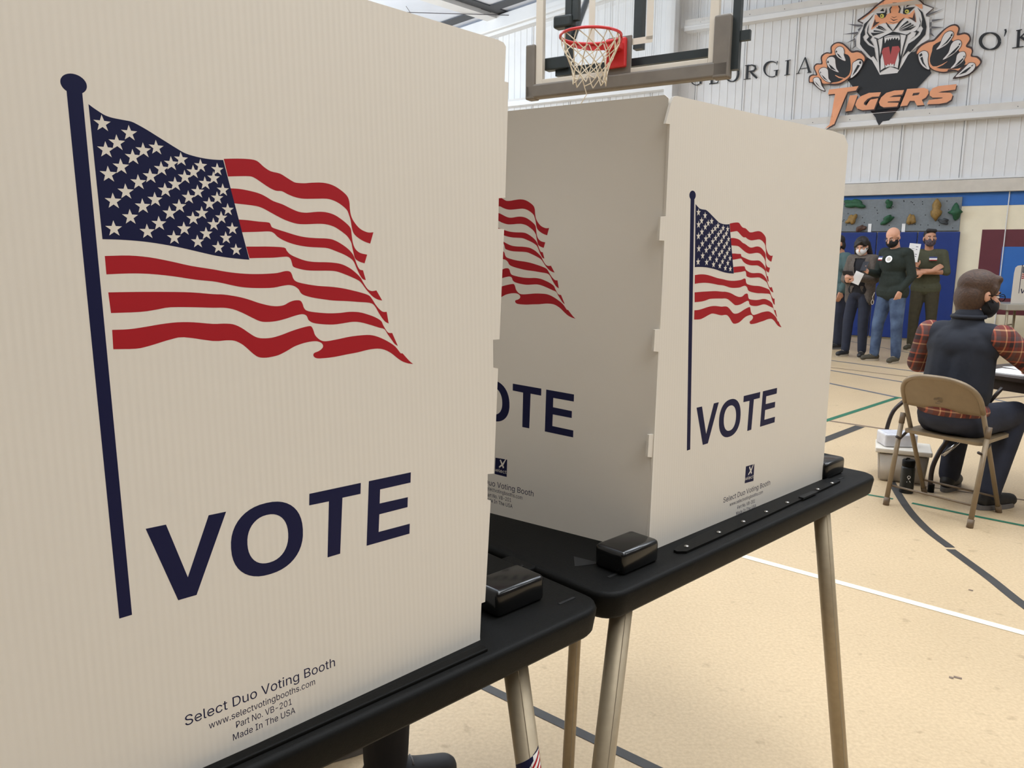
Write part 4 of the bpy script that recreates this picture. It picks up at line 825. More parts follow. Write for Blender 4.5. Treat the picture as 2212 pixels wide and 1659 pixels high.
layer('brown_outline', 0.013, M['e_dark'], [[(705, 410), (720, 480), (805, 478), (645, 605)], [(1560, 260), (1590, 480), (1420, 370), (1520, 390)]],
    [([(330, 450), (560, 285), (760, 100), (900, 0), (1000, -60)], 34), ([(330, 455), (445, 505)], 26), ([(1640, -40), (1760, 90), (1980, 172), (1815, 320)], 26), ([(430, 1035), (620, 1245)], 6)], parent=hd)
layer('whisker', 0.013, M['e_grey'], [[(100, 520), (430, 540), (440, 575), (330, 580)], [(0, 745), (330, 690), (345, 722), (290, 742)], [(70, 940), (270, 830), (285, 860)], [(2212, 180), (2060, 235), (1830, 300), (1815, 362)], [(2212, 405), (1940, 425), (1945, 475)], [(2205, 600), (1925, 570), (1930, 622)], [(330, 640), (420, 570), (350, 690)], [(300, 740), (345, 730), (200, 850)], [(255, 880), (285, 870), (290, 1010), (190, 1070), (262, 1000)], [(1890, 490), (1935, 480), (1930, 560), (1890, 600)], [(1890, 620), (1930, 620), (1935, 710), (2000, 800), (1890, 740)]], parent=hd)
layer('tongue', 0.016, M['e_red'], [[(885, 1045), (1010, 1012), (1042, 1190), (1078, 1012), (1215, 998), (1252, 1070), (1185, 1250), (1130, 1400), (920, 1422), (882, 1250), (850, 1130)]], parent=hd)
layer('teeth', 0.018, M['e_white'], [[(790, 850), (872, 830), (842, 1050), (815, 1190)], [(1260, 760), (1372, 762), (1312, 1000), (1270, 1160)], [(828, 1290), (862, 1165), (902, 1350), (916, 1470), (825, 1530)], [(1218, 1130), (1226, 1300), (1200, 1480), (1120, 1450), (1160, 1320)],
    [(905, 800), (1000, 765), (1240, 760), (1242, 850), (1218, 882), (1200, 812), (1160, 862), (1140, 812), (1100, 862), (1080, 818), (1040, 875), (1020, 825), (990, 890), (970, 835), (920, 945)], [(932, 1472), (926, 1408), (960, 1432), (985, 1388), (1015, 1422), (1045, 1368), (1070, 1412), (1105, 1378), (1116, 1452), (1020, 1442)]], parent=hd)
layer('gum_line', 0.019, M['e_black'], [], [([(910, 812), (1010, 790), (1120, 775), (1240, 770)], 9), ([(915, 825), (1010, 806), (1120, 792), (1240, 790)], 4)], parent=hd)
layer('eye', 0.018, M['e_yellow'], [ellipse(858, 348, 44, 46, 16), ellipse(1400, 250, 46, 44, 16)], parent=hd)
layer('pupil', 0.020, M['e_black'], [ellipse(848, 345, 15, 17, 10), ellipse(1390, 250, 15, 17, 10)], parent=hd)

def paw(name, tr, outline, orange, palm, streaks, claws, slits):
    p = layer(name, 0.022, M['e_dark'], [outline], tr=tr, sm=3)
    layer('orange_fur', 0.025, M['e_orange'], [orange], tr=tr, sm=3, parent=p)
    layer('palm', 0.028, M['e_black'], [palm], tr=tr, sm=2, parent=p)
    layer('palm_streak', 0.030, M['e_orange'], [], streaks, tr=tr, parent=p)
    b = NB()
    k = tr([(0, 0), (1, 0)]); sc = k[1][0] - k[0][0]
    for L in claws:
        Q = [(q.x, q.y) for q in smooth_line([(x, y, 0) for x, y in tr(L)], 3, True)]
        ribbon(b, Q + Q[:2], 30 * sc, ef(0.031))
    obj('claw_outline', b, M['e_dark'], p)
    layer('claw', 0.034, M['e_white'], claws, tr=tr, sm=3, parent=p)
    layer('claw_shade', 0.037, M['e_black'], slits, tr=tr, parent=p)
paw('paw', P2,
    [(80, 1300), (100, 1230), (180, 1190), (270, 1195), (215, 1060), (215, 980), (280, 912), (400, 905), (385, 780), (420, 690), (540, 625), (640, 630), (640, 490), (720, 400), (840, 362), (960, 390), (1080, 490), (1190, 590), (1330, 575), (1450, 620), (1540, 720), (1555, 800), (1500, 900), (1440, 1000), (1330, 1150), (1160, 1290), (1060, 1345), (900, 1450), (720, 1480), (560, 1460), (440, 1450), (520, 1630), (370, 1590), (170, 1420), (90, 1410)],
    [(112, 1380), (122, 1265), (200, 1222), (305, 1212), (245, 1060), (245, 990), (305, 942), (435, 930), (422, 790), (455, 712), (545, 660), (680, 658), (672, 510), (742, 425), (835, 397), (950, 427), (1060, 522), (1180, 640), (1320, 622), (1430, 662), (1512, 762), (1495, 860), (1440, 800), (1340, 795), (1240, 880), (1200, 1000), (1172, 1180), (1060, 1310), (900, 1405), (740, 1432), (620, 1425), (440, 1425), (385, 1300), (200, 1380)],
    [(720, 700), (1010, 665), (1125, 740), (1150, 860), (1155, 1050), (1110, 1200), (1020, 1275), (960, 1312), (860, 1370), (700, 1400), (600, 1400), (555, 1040), (560, 760)],
    [([(760, 1215), (860, 1270), (1020, 1300)], [16, 34, 20]), ([(740, 1412), (880, 1395), (1000, 1340)], [22, 26, 20]), ([(430, 1400), (470, 1390)], 50)],
    [[(760, 600), (800, 515), (880, 482), (960, 520), (988, 620), (980, 700), (1025, 845), (900, 800), (800, 720)], [(540, 860), (580, 772), (680, 745), (750, 790), (765, 900), (790, 1040), (850, 1138), (720, 1090), (590, 1000)], [(350, 1130), (380, 1052), (470, 1020), (560, 1060), (580, 1180), (590, 1300), (650, 1390), (540, 1370), (420, 1270)], [(200, 1330), (240, 1280), (330, 1280), (380, 1370), (410, 1480), (495, 1605), (380, 1570), (250, 1450)], [(1210, 920), (1280, 860), (1370, 825), (1440, 850), (1455, 930), (1400, 1050), (1290, 1190), (1155, 1285), (1200, 1100)]],
    [[(790, 570), (812, 610), (785, 640), (768, 620)], [(795, 650), (850, 680), (940, 790), (855, 745)], [(575, 830), (600, 880), (575, 915), (550, 880)], [(590, 925), (680, 990), (790, 1100), (650, 1045)], [(380, 1100), (400, 1160), (375, 1170)], [(395, 1190), (470, 1250), (580, 1370), (470, 1300)], [(230, 1360), (290, 1420), (395, 1550), (280, 1440)], [(1370, 880), (1400, 850), (1430, 870), (1420, 930), (1380, 920)], [(1335, 945), (1395, 965), (1300, 1120), (1195, 1230), (1260, 1080)]])
paw('paw', P3,
    [(100, 900), (110, 790), (220, 660), (400, 575), (550, 535), (650, 430), (800, 285), (950, 182), (1080, 142), (1180, 170), (1228, 260), (1200, 380), (1350, 355), (1470, 405), (1515, 530), (1475, 640), (1420, 695), (1530, 730), (1568, 830), (1545, 945), (1680, 962), (1770, 1045), (1785, 1120), (1720, 1225), (1560, 1385), (1350, 1490), (1040, 1550), (1170, 1385), (1050, 1350), (900, 1390), (760, 1400), (560, 1340), (460, 1280), (430, 1310), (300, 1240), (190, 1100), (150, 960)],
    [(125, 905), (150, 812), (250, 702), (420, 612), (560, 582), (680, 472), (830, 305), (960, 215), (1080, 182), (1160, 212), (1185, 280), (1150, 430), (1340, 400), (1440, 442), (1472, 540), (1375, 710), (1500, 772), (1530, 850), (1505, 970), (1650, 1002), (1748, 1110), (1660, 1225), (1560, 1200), (1380, 1180), (1270, 1250), (1190, 1330), (1100, 1310), (930, 1300), (900, 1350), (760, 1362), (560, 1312), (440, 1200), (415, 1000), (400, 850), (300, 830), (180, 880)],
    [(545, 690), (720, 585), (900, 520), (1040, 570), (1200, 830), (1280, 950), (1370, 1130), (1260, 1255), (1090, 1290), (940, 1285), (720, 1280), (570, 1240), (478, 1160), (460, 1020), (515, 830)],
    [([(520, 1245), (640, 1240), (780, 1180), (905, 1100)], [40, 34, 26, 6]), ([(600, 1290), (760, 1330), (920, 1300)], [20, 34, 24])],
    [[(780, 500), (850, 385), (960, 325), (1040, 345), (1060, 420), (980, 560), (850, 690), (625, 798), (720, 660)], [(990, 700), (1060, 595), (1170, 552), (1245, 580), (1258, 680), (1180, 800), (1000, 950), (785, 1055), (930, 880)], [(1150, 950), (1220, 872), (1330, 852), (1370, 920), (1350, 1010), (1240, 1150), (985, 1285), (1110, 1130)], [(1400, 1210), (1470, 1142), (1580, 1142), (1620, 1215), (1560, 1330), (1400, 1440), (1115, 1498), (1260, 1350)], [(165, 950), (195, 880), (290, 832), (380, 852), (415, 930), (402, 1040), (415, 1180), (442, 1305), (300, 1240), (200, 1110)]],
    [[(1038, 365), (1035, 440), (995, 465), (985, 430)], [(985, 455), (1005, 480), (900, 620), (725, 735), (870, 600)], [(1240, 615), (1235, 660), (1205, 690), (1195, 660)], [(1195, 690), (1210, 715), (1090, 870), (870, 1010), (1040, 840)], [(1350, 935), (1345, 985), (1320, 1005), (1310, 980)], [(1305, 1010), (1320, 1035), (1220, 1150), (1085, 1235), (1200, 1100)], [(1585, 1165), (1540, 1225), (1505, 1215)], [(1490, 1235), (1510, 1250), (1380, 1380), (1195, 1445), (1350, 1320)], [(250, 880), (270, 940), (200, 985), (185, 930)], [(210, 1010), (268, 975), (300, 1120), (390, 1270), (270, 1150)]])
TIG = [[(145, 230), (585, 178), (545, 245), (420, 265), (390, 330), (220, 750), (205, 752), (180, 770), (120, 800), (80, 815), (150, 755), (190, 560), (215, 400), (235, 300), (225, 295), (125, 305)],
       [(455, 320), (572, 310), (555, 360), (485, 545), (385, 560), (420, 440)],
       [(920, 270), (890, 335), (790, 340), (720, 370), (670, 420), (662, 450), (700, 470), (745, 400), (770, 378), (880, 360), (815, 525), (640, 540), (565, 515), (535, 460), (560, 390), (620, 330), (740, 280)],
       [(1265, 238), (1235, 305), (1110, 318), (1045, 345), (1215, 338), (1195, 400), (1025, 410), (1015, 425), (1185, 428), (1160, 485), (960, 497), (905, 470), (890, 420), (920, 350), (1000, 280), (1120, 245)],
       [(2050, 150), (2030, 232), (1830, 258), (1775, 275), (1955, 278), (1992, 312), (1970, 380), (1900, 425), (1790, 445), (1605, 452), (1635, 388), (1830, 362), (1845, 350), (1690, 352), (1645, 318), (1650, 262), (1690, 212), (1780, 178)]]
TR_ = [[(1310, 222), (1560, 205), (1625, 230), (1630, 290), (1590, 350), (1530, 385), (1565, 460), (1455, 470), (1420, 400), (1350, 400), (1310, 470), (1205, 482), (1270, 330)], [(1400, 285), (1500, 275), (1480, 310), (1385, 325)]]
def lettering(h, m, dx, dy, parent, name):
    b = NB()
    for L in TIG: poly(b, [P4([(x + dx, y + dy) for x, y in L])], ef(h))
    poly(b, [P4([(x + dx, y + dy) for x, y in L]) for L in TR_], ef(h))
    girt_wrap(b)
    return obj(name, b, m, parent)
lt = lettering(0.048, M['e_orange'], 0, 0, em, 'tigers_lettering')
lettering(0.044, M['e_dark'], 12, 20, lt, 'letter_shadow')

# school name in spaced serif capitals either side of the emblem
def strokes_bm(S, tr):
    b = NB()
    k = tr([(0, 0), (1, 0)]); sc = k[1][0] - k[0][0]
    for L, w in S:
        ribbon(b, tr(L), [x * sc for x in w] if isinstance(w, list) else w * sc, ef(0.0))
    return b
arc = lambda cx, cy, rx, ry, a0, a1, n=14: [(cx + rx * math.cos(math.radians(a0 + (a1 - a0) * k / n)), cy + ry * math.sin(math.radians(a0 + (a1 - a0) * k / n))) for k in range(n + 1)]
def ringw(n, lo, hi, ph=0): return [lo + (hi - lo) * abs(math.cos(2 * math.pi * k / n + ph)) for k in range(n + 1)]
C3 = lambda L: crop(1480, 0, 5.267, L)
C4 = lambda L: crop(1612, 0, 3.6867, L)
LET = [
 ('G', C3, [(arc(128, 872, 72, 96, -60, -300, 18), [8, 10, 12, 14, 18, 22, 26, 28, 28, 26, 24, 20, 16, 12, 10, 10, 10, 12, 12]), ([(178, 895), (174, 955)], 24), ([(150, 898), (205, 890)], 8)]),
 ('E', C3, [([(312, 775), (300, 952)], 26), ([(272, 956), (372, 942)], 12), ([(368, 944), (382, 906)], [14, 8]), ([(285, 778), (375, 764)], 12), ([(300, 862), (352, 854)], 10)]),
 ('O', C3, [(arc(532, 828, 74, 100, 0, 360, 28), ringw(28, 10, 28))]),
 ('R', C3, [([(712, 742), (704, 896)], 27), ([(705, 748), (758, 740), (795, 752), (801, 782), (780, 806), (715, 815)], [12, 14, 22, 26, 18, 10]), ([(742, 812), (775, 850), (818, 890)], [18, 26, 20]), ([(680, 747), (730, 740)], 8), ([(666, 904), (745, 894)], 8)]),
 ('G', C3, [(arc(985, 788, 84, 88, -50, -300, 18), [8, 10, 12, 14, 18, 22, 26, 28, 28, 26, 24, 20, 16, 12, 10, 10, 10, 12, 12]), ([(1042, 800), (1036, 862)], 24), ([(1008, 804), (1065, 795)], 8), ([(1050, 694), (1042, 740)], [10, 6])]),
 ('I', C3, [([(1170, 688), (1160, 850)], 27), ([(1138, 693), (1202, 682)], 8), ([(1128, 857), (1192, 846)], 8)]),
 ('A', C3, [([(1366, 652), (1284, 836)], 11), ([(1366, 652), (1416, 824)], [14, 32]), ([(1312, 782), (1396, 772)], 8), ([(1262, 840), (1306, 831)], 8), ([(1388, 829), (1438, 820)], 8)])]
wl = thing('wall_lettering', 'serif capitals of the school name painted before the tiger emblem, partly behind the hoop', 'lettering', tuple(on_wall(1630, 160, EOFF)), math.atan2(RIGHT.y, RIGHT.x), 'school name lettering on the wall')
for n_, tr, S in LET: obj('letter', strokes_bm(S, tr), M['e_black'], wl)
wl = thing('wall_lettering', 'serif capitals on the wall after the tiger emblem, O with apostrophe and K', 'lettering', tuple(on_wall(2170, 90, EOFF)), math.atan2(RIGHT.y, RIGHT.x), 'school name lettering on the wall')
for S in ([(arc(1941, 328, 76, 66, 0, 360, 28), ringw(28, 9, 28))], [([(2062, 232), (2068, 250), (2055, 292)], [18, 16, 4])],
          [([(2172, 240), (2163, 378)], 24), ([(2150, 244), (2196, 236)], 8), ([(2118, 382), (2210, 370)], 8), ([(2168, 312), (2262, 222)], 10), ([(2188, 296), (2290, 362)], [20, 28])]):
    obj('letter', strokes_bm(S, C4), M['e_black'], wl)

# ------------------------------------------------------------------ basketball hoop
BD = 5.9
def on_bb(x, y, off=0.0): return on_plane(x, y, AWAY * (BD - off), AWAY)
def Bp(s, z, off=0.0): return RIGHT * s + AWAY * (BD - off) + V((0, 0, z))
def sz(x, y): p = on_bb(x, y); return p.dot(RIGHT), p.z
sL, _ = sz(1159, 194); sR, _ = sz(1549, 149); zB = (sz(1159, 194)[1] + sz(1546, 149)[1]) / 2; zT = zB + 1.0; sM = (sL + sR) / 2
hp = thing('basketball_hoop', 'ceiling-hung basketball hoop with glass backboard, red rim and net', 'basketball hoop', tuple(Bp(sM, zB)), math.atan2(RIGHT.y, RIGHT.x))
b = NB(); box(b, Bp(sM, (zB + zT) / 2), ((sR - sL) / 2 - 0.03, 0.006, (zT - zB) / 2 - 0.03), RIGHT, AWAY); obj('glass', b, M['glass'], hp)
b = NB()
for s_, z_, hs_, hz_ in ((sL + 0.033, (zB + zT) / 2, 0.033, (zT - zB) / 2), (sR - 0.033, (zB + zT) / 2, 0.033, (zT - zB) / 2), (sM, zB + 0.038, (sR - sL) / 2 - 0.066, 0.038), (sM, zT - 0.033, (sR - sL) / 2 - 0.066, 0.033)):
    box(b, Bp(s_, z_), (hs_, 0.024, hz_), RIGHT, AWAY, bev=0.004)
obj('backboard_frame', b, M['frame_white'], hp)
b = NB()
q0, q1 = sL - 0.085, sR + 0.10
box(b, Bp(sM + 0.007, zB - 0.016), ((q1 - q0) / 2, 0.050, 0.056), RIGHT, AWAY, bev=0.016)
box(b, Bp(q0 + 0.045, zB + 0.14), (0.045, 0.050, 0.22), RIGHT, AWAY, bev=0.014); box(b, Bp(q1 - 0.062, zB + 0.14), (0.062, 0.050, 0.22), RIGHT, AWAY, bev=0.014)
obj('padding', b, M['pad'], hp)
sq0, sq1, qz = sz(1281, 40)[0] - 0.005, sz(1400, 40)[0] + 0.02, sz(1380, 86)[1] - 0.01
b = NB()
for s_, z_, hs_, hz_ in ((sq0, qz + 0.24, 0.027, 0.24), (sq1, qz + 0.24, 0.027, 0.24), ((sq0 + sq1) / 2, qz, (sq1 - sq0) / 2 + 0.027, 0.024), ((sq0 + sq1) / 2, qz + 0.47, (sq1 - sq0) / 2 + 0.027, 0.024)):
    box(b, Bp(s_, z_, 0.008), (hs_, 0.001, hz_), RIGHT, AWAY)
obj('target_square', b, M['frame_white'], hp)
b = NB(); z_ = sz(1330, 140)[1]
box(b, Bp((sL + sR) / 2 + 0.02, z_ + 0.02, -0.10), ((sR - sL) / 2 - 0.12, 0.03, 0.03), RIGHT, AWAY); box(b, Bp((sL + sR) / 2, zB + 0.06, -0.07), ((sR - sL) / 2 - 0.05, 0.012, 0.018), RIGHT, AWAY)
obj('rail', b, M['post'], hp)
for x0, zlo, zhi, r_ in ((1212, zB + 0.10, 6.9, 0.030), (1365, zB + 0.25, 6.9, 0.036), (1226, zB + 0.55, 6.9, 0.026)):
    s_ = sz(x0, 60)[0]; b = NB(); box(b, Bp(s_, (zlo + zhi) / 2, -0.15), (r_, r_, (zhi - zlo) / 2), RIGHT, AWAY); obj('post', b, M['post'], hp)
b = NB(); s_ = sz(1590, 60)[0]; box(b, Bp(s_, 4.9, -0.03), (0.028, 0.03, 4.9 - zB + 0.02), RIGHT, AWAY); box(b, Bp(s_ + 0.05, sz(1600, 76)[1], -0.03), (0.05, 0.02, 0.035), RIGHT, AWAY); obj('post', b, M['post'], hp)
b = NB(); tube(b, [on_bb(1238, 82, -0.16), on_bb(1275, -20, -0.5), on_bb(1300, -140, -1.2)], 0.026, 10); obj('brace', b, M['post'], hp)
b = NB(); box(b, on_bb(1220, 48, -0.15), (0.09, 0.05, 0.05), RIGHT, AWAY, bev=0.02); obj('bracket', b, M['post'], hp)
b = NB(); box(b, on_bb(1205, 138, -0.08), (0.11, 0.04, 0.05), RIGHT, AWAY, bev=0.01); obj('bracket', b, M['post'], hp)
RR = 0.228
sC = sz(1336, 112)[0]
rc = on_bb(1276, 77, 0.385); RZ = rc.z
b = NB(); ring = [rc + RIGHT * (RR * math.cos(t)) + AWAY * (RR * math.sin(t)) for t in [2 * math.pi * k / 48 for k in range(49)]]
tube(b, ring, 0.0105, 10, False); rim = obj('rim', b, M['hoop_red'], hp, True)
b = NB()
for k in range(24):                                                 # stiffening skirt under the board side of the rim
    t0, t1 = math.radians(-25 + k * 230 / 24), math.radians(-25 + (k + 1) * 230 / 24)
    h0, h1 = [0.012 + 0.040 * max(0, math.sin(min(max(t, 0), math.pi))) for t in (t0, t1)]
    P = lambda t, r, z: rc + RIGHT * (r * math.cos(t)) + AWAY * (r * math.sin(t)) + V((0, 0, z))
    for r in (RR + 0.004, RR + 0.010):
        b.faces.new([b.verts.new(q) for q in (P(t0, r, 0), P(t1, r, 0), P(t1, r, -h1), P(t0, r, -h0))])
    b.faces.new([b.verts.new(q) for q in (P(t0, RR + 0.004, -h0), P(t1, RR + 0.004, -h1), P(t1, RR + 0.010, -h1), P(t0, RR + 0.010, -h0))])
obj('rim_skirt', b, M['hoop_red'], rim)
b = NB(); box(b, Bp(sC, RZ - 0.06, 0.035), (0.085, 0.028, 0.11), RIGHT, AWAY, bev=0.01); box(b, Bp(sC, RZ - 0.02, 0.10), (0.07, 0.06, 0.03), RIGHT, AWAY, bev=0.01); obj('rim_bracket', b, M['hoop_red'], rim)
b = NB(); box(b, Bp(sC + 0.02, RZ - 0.075, 0.018), (0.10, 0.010, 0.14), RIGHT, AWAY, bev=0.004); obj('bracket_plate', b, M['pad'], rim)
b = NB()
rad = [(RR - 0.004, 0.0), (0.215, -0.068), (0.185, -0.136), (0.155, -0.196), (0.135, -0.250), (0.128, -0.303), (0.130, -0.345)]
NK = 12
def nd(i, k):
    r, z = rad[i]; t = 2 * math.pi * (k + 0.5 * (i % 2)) / NK + 0.13 * i; jz = 0.012 * math.sin(3 * k + i)
    return rc + RIGHT * (r * math.cos(t)) + AWAY * (r * math.sin(t)) + V((0, 0, z + (jz if i > 1 else 0)))
for i in range(len(rad) - 1):
    for k in range(NK):
        if i % 2 == 0: prs = ((k, k), (k, k - 1))
        else: prs = ((k, k), (k, k + 1))
        for a_, c_ in prs: tube(b, [nd(i, a_), nd(i + 1, c_)], 0.0042, 5, False)
obj('net', b, M['net'], hp)
b = NB(); ring = [rc + RIGHT * (0.012 * math.cos(t)) for t in (0, 1)]; tube(b, [nd(6, 3), nd(6, 3) + V((0.02, 0, -0.06)), nd(6, 3) + V((-0.03, 0, -0.14))], 0.004, 6); obj('net_end', b, M['net'], hp)
# ------------------------------------------------------------------ people
def capsule(bm, p, r0, q, r1, n=14):
    """tapered capsule, used as one lump of a body before its lumps are fused"""
    p, q = V(p), V(q); d = q - p; L = d.length
    if L < 1e-6: ball(bm, p, max(r0, r1)); return
    u, w = frame_of(d); d.normalize(); prof = []
    for k in range(5): a = math.pi / 2 * (k / 4); prof.append((-r0 * math.cos(a), r0 * math.sin(a)))
    for k in range(5): a = math.pi / 2 * (k / 4); prof.append((L + r1 * math.sin(a), r1 * math.cos(a)))
    rings = [[bm.verts.new(p + d * t + u * (max(r, 1e-4) * math.cos(2 * math.pi * k / n)) + w * (max(r, 1e-4) * math.sin(2 * math.pi * k / n))) for k in range(n)] for t, r in prof]
    for a, b in zip(rings, rings[1:]):
        for k in range(n): bm.faces.new((a[k], a[(k + 1) % n], b[(k + 1) % n], b[k]))
    bm.faces.new(rings[0][::-1]); bm.faces.new(rings[-1])

def fuse(name, prims, m, parent, voxel=0.011, it=3, cut=None):
    """fuses capsules ('c', p, r, q, r) and ellipsoids ('e', c, radii, matrix) into one smooth continuous skin"""
    bm = NB()
    for q in prims:
        if q[0] == 'c': capsule(bm, *q[1:])
        else: ball(bm, q[1], q[2], q[3] if len(q) > 3 else None, 3)
    me = bpy.data.meshes.new(name); bm.to_mesh(me); bm.free()
    o = bpy.data.objects.new(name, me); COL.objects.link(o)
    r = o.modifiers.new('r', 'REMESH'); r.mode = 'VOXEL'; r.voxel_size = voxel
    s = o.modifiers.new('s', 'SMOOTH'); s.iterations = it; s.factor = 0.5
    dg = bpy.context.evaluated_depsgraph_get(); dg.update()
    bm = NB(); bm.from_mesh(o.evaluated_get(dg).to_mesh()); o.evaluated_get(dg).to_mesh_clear()
    bpy.data.objects.remove(o); bpy.data.meshes.remove(me)
    if cut: cut(bm)
    return bm

class Fig:
    """one person in local axes: +y the way the body faces, +x its right hand side, z up"""
    def __init__(self, loc, face, label, group=None, k=1.0):
        self.rot = math.atan2(face[1], face[0]) - math.pi / 2
        self.M = Matrix.Translation(V((loc[0], loc[1], 0))) @ Matrix.Rotation(self.rot, 4, 'Z') @ Matrix.Scale(k, 4)
        self.loc, self.label, self.group, self.root = loc, label, group, None
    def put(self, name, bm, m, parent=None, smooth=True):
        bm.transform(self.M)
        if parent is None and self.root is None:
            me = bpy.data.meshes.new(name)
            R = Matrix.Translation(V((self.loc[0], self.loc[1], 0))) @ Matrix.Rotation(self.rot, 4, 'Z')
            bm.transform(R.inverted()); bm.to_mesh(me); bm.free()
            for f in me.polygons: f.use_smooth = smooth
            me.materials.append(m)
            o = bpy.data.objects.new(name, me); COL.objects.link(o); o.location = (*self.loc[:2], 0); o.rotation_euler = (0, 0, self.rot)
            WM[o.name] = R; self.root = o
            return tag(o, self.label, 'person', self.group)
        return obj(name, bm, m, parent or self.root, smooth)
    def skin(self, name, prims, m, parent=None, voxel=0.011, it=3): return self.put(name, fuse(name, prims, m, None, voxel, it), m, parent)
    def w(self, p): return self.M @ V(p)

def head_prims(c, R):
    """skull, jaw, nose and ears about the head centre c, turned by R"""
    f = lambda x, y, z: V(c) + R @ V((x, y, z))
    P = [('e', f(0, -0.012, 0.032), (0.076, 0.096, 0.088), R), ('e', f(0, 0.022, -0.040), (0.062, 0.072, 0.078), R), ('e', f(0, 0.058, -0.098), (0.030, 0.026, 0.022), R),
         ('c', f(0, 0.092, 0.006), 0.009, f(0, 0.112, -0.034), 0.014), ('c', f(-0.034, 0.080, 0.022), 0.010, f(0.034, 0.080, 0.022), 0.010),
         ('e', f(-0.04, 0.062, -0.022), (0.022, 0.020, 0.018), R), ('e', f(0.04, 0.062, -0.022), (0.022, 0.020, 0.018), R),
         ('c', f(-0.020, 0.086, -0.066), 0.008, f(0.020, 0.086, -0.066), 0.008)]
    for s in (-1, 1): P.append(('e', f(s * 0.080, -0.008, -0.008), (0.012, 0.020, 0.032), R))
    return P

def face_parts(F, c, R, brow=True):
    f = lambda x, y, z: V(c) + R @ V((x, y, z))
    for s in (-1, 1):
        b = NB(); ball(b, f(s * 0.031, 0.078, 0.000), (0.014, 0.010, 0.008), R); e = F.put('eye', b, M['eye_white'])
        b = NB(); ball(b, f(s * 0.031, 0.085, 0.000), (0.006, 0.005, 0.006), R); F.put('iris', b, M['eye'], e)
        if brow: b = NB(); tube(b, [f(s * 0.050, 0.076, 0.022), f(s * 0.033, 0.088, 0.027), f(s * 0.016, 0.090, 0.022)], 0.0045, 6); F.put('eyebrow', b, M['hair_black'])
    b = NB(); tube(b, [f(-0.022, 0.090, -0.067), f(0, 0.097, -0.066), f(0.022, 0.090, -0.067)], [0.003, 0.006, 0.003], 8); F.put('mouth', b, M['lips'])

def face_mask(F, c, R, m, k=1.0):
    f = lambda x, y, z: V(c) + R @ V((x, y, z))
    o = F.skin('face_mask', [('e', f(0, 0.034, -0.056), (0.068 * k, 0.074 * k, 0.062 * k), R), ('e', f(0, 0.085, -0.040), (0.028, 0.034, 0.030), R), ('e', f(0, 0.066, -0.098), (0.036, 0.030, 0.020), R)], m, None, 0.008)
    for s in (-1, 1):
        b = NB(); tube(b, [f(s * 0.064, 0.045, -0.035), f(s * 0.082, 0.008, -0.010), f(s * 0.084, -0.012, 0.010)], 0.003, 6); tube(b, [f(s * 0.064, 0.042, -0.075), f(s * 0.080, 0.005, -0.045), f(s * 0.084, -0.014, -0.020)], 0.003, 6); F.put('mask_loop', b, m, o)
    return o

def hand_prims(w, d, up, curl=0.5, thumb=1, spread=0.10, k=1.0):
    """hand from wrist w along d; up is the back of the hand; thumb +1/-1 picks the side"""
    w, d, up = V(w), V(d).normalized(), V(up); up = (up - d * up.dot(d)).normalized(); s = d.cross(up) * thumb
    P = [('c', w - d * 0.015, 0.025, w + d * 0.02, 0.026)]
    for t in (-0.028, -0.010, 0.010, 0.028):
        P.append(('c', w + d * 0.02 + s * t * 0.7, 0.018, w + d * 0.085 + s * t, 0.0135))
    for i, (t, L) in enumerate(((0.030, 0.072), (0.010, 0.080), (-0.010, 0.074), (-0.029, 0.058))):
        a = w + d * 0.086 + s * t; dr = (d + s * t * spread * 20 * 0.1).normalized(); ang = 0.0; r = 0.0105
        for j, f_ in enumerate((0.44, 0.32, 0.24)):
            ang += curl * (0.75 if j == 0 else 0.95)
            q = a + (dr * math.cos(ang) - up * math.sin(ang)) * (L * f_)
            P.append(('c', a, r, q, r * 0.9)); a = q; r *= 0.9
    a = w + d * 0.025 + s * 0.026; q = a + (d * 0.55 + s * 0.75 - up * 0.35).normalized() * 0.042
    P.append(('c', a, 0.016, q, 0.013)); P.append(('c', q, 0.0125, q + (d * 0.9 + s * 0.15 - up * (0.3 + curl * 0.4)).normalized() * 0.034, 0.010))
    return P

def shoe(F, ank, toe_dir, m, sole, L=0.27):
    d = V((toe_dir[0], toe_dir[1], 0)).normalized(); s = d.cross(V((0, 0, 1))); a = V((ank[0], ank[1], 0))
    o = F.skin('shoe', [('c', a - d * 0.035 + V((0, 0, 0.055)), 0.040, a + d * 0.06 + V((0, 0, 0.050)), 0.044), ('c', a + d * 0.06 + V((0, 0, 0.046)), 0.044, a + d * (L - 0.11) + V((0, 0, 0.040)), 0.038), ('c', a - d * 0.02 + V((0, 0, 0.07)), 0.044, a + V((0, 0, 0.115)), 0.046)], m, None, 0.010, 3)
    pts = []
    for k in range(24):
        t = 2 * math.pi * k / 24; x = math.cos(t); y = math.sin(t)
        wd = 0.043 + 0.008 * max(0, x)
        pts.append(a + d * (0.052 + x * (L / 2)) + s * (y * wd))
    b = NB(); board(b, [p + V((0, 0, 0.001)) for p in pts], V((0, 0, 1)), 0.026); F.put('sole', b, sole, o, False)
    b = NB()
    for j in range(4): q = a + d * (0.05 + 0.02 * j) + V((0, 0, 0.095 - 0.010 * j)); tube(b, [q - s * 0.022, q + V((0, 0, 0.006)), q + s * 0.022], 0.003, 6)
    F.put('lace', b, sole, o)
    return o

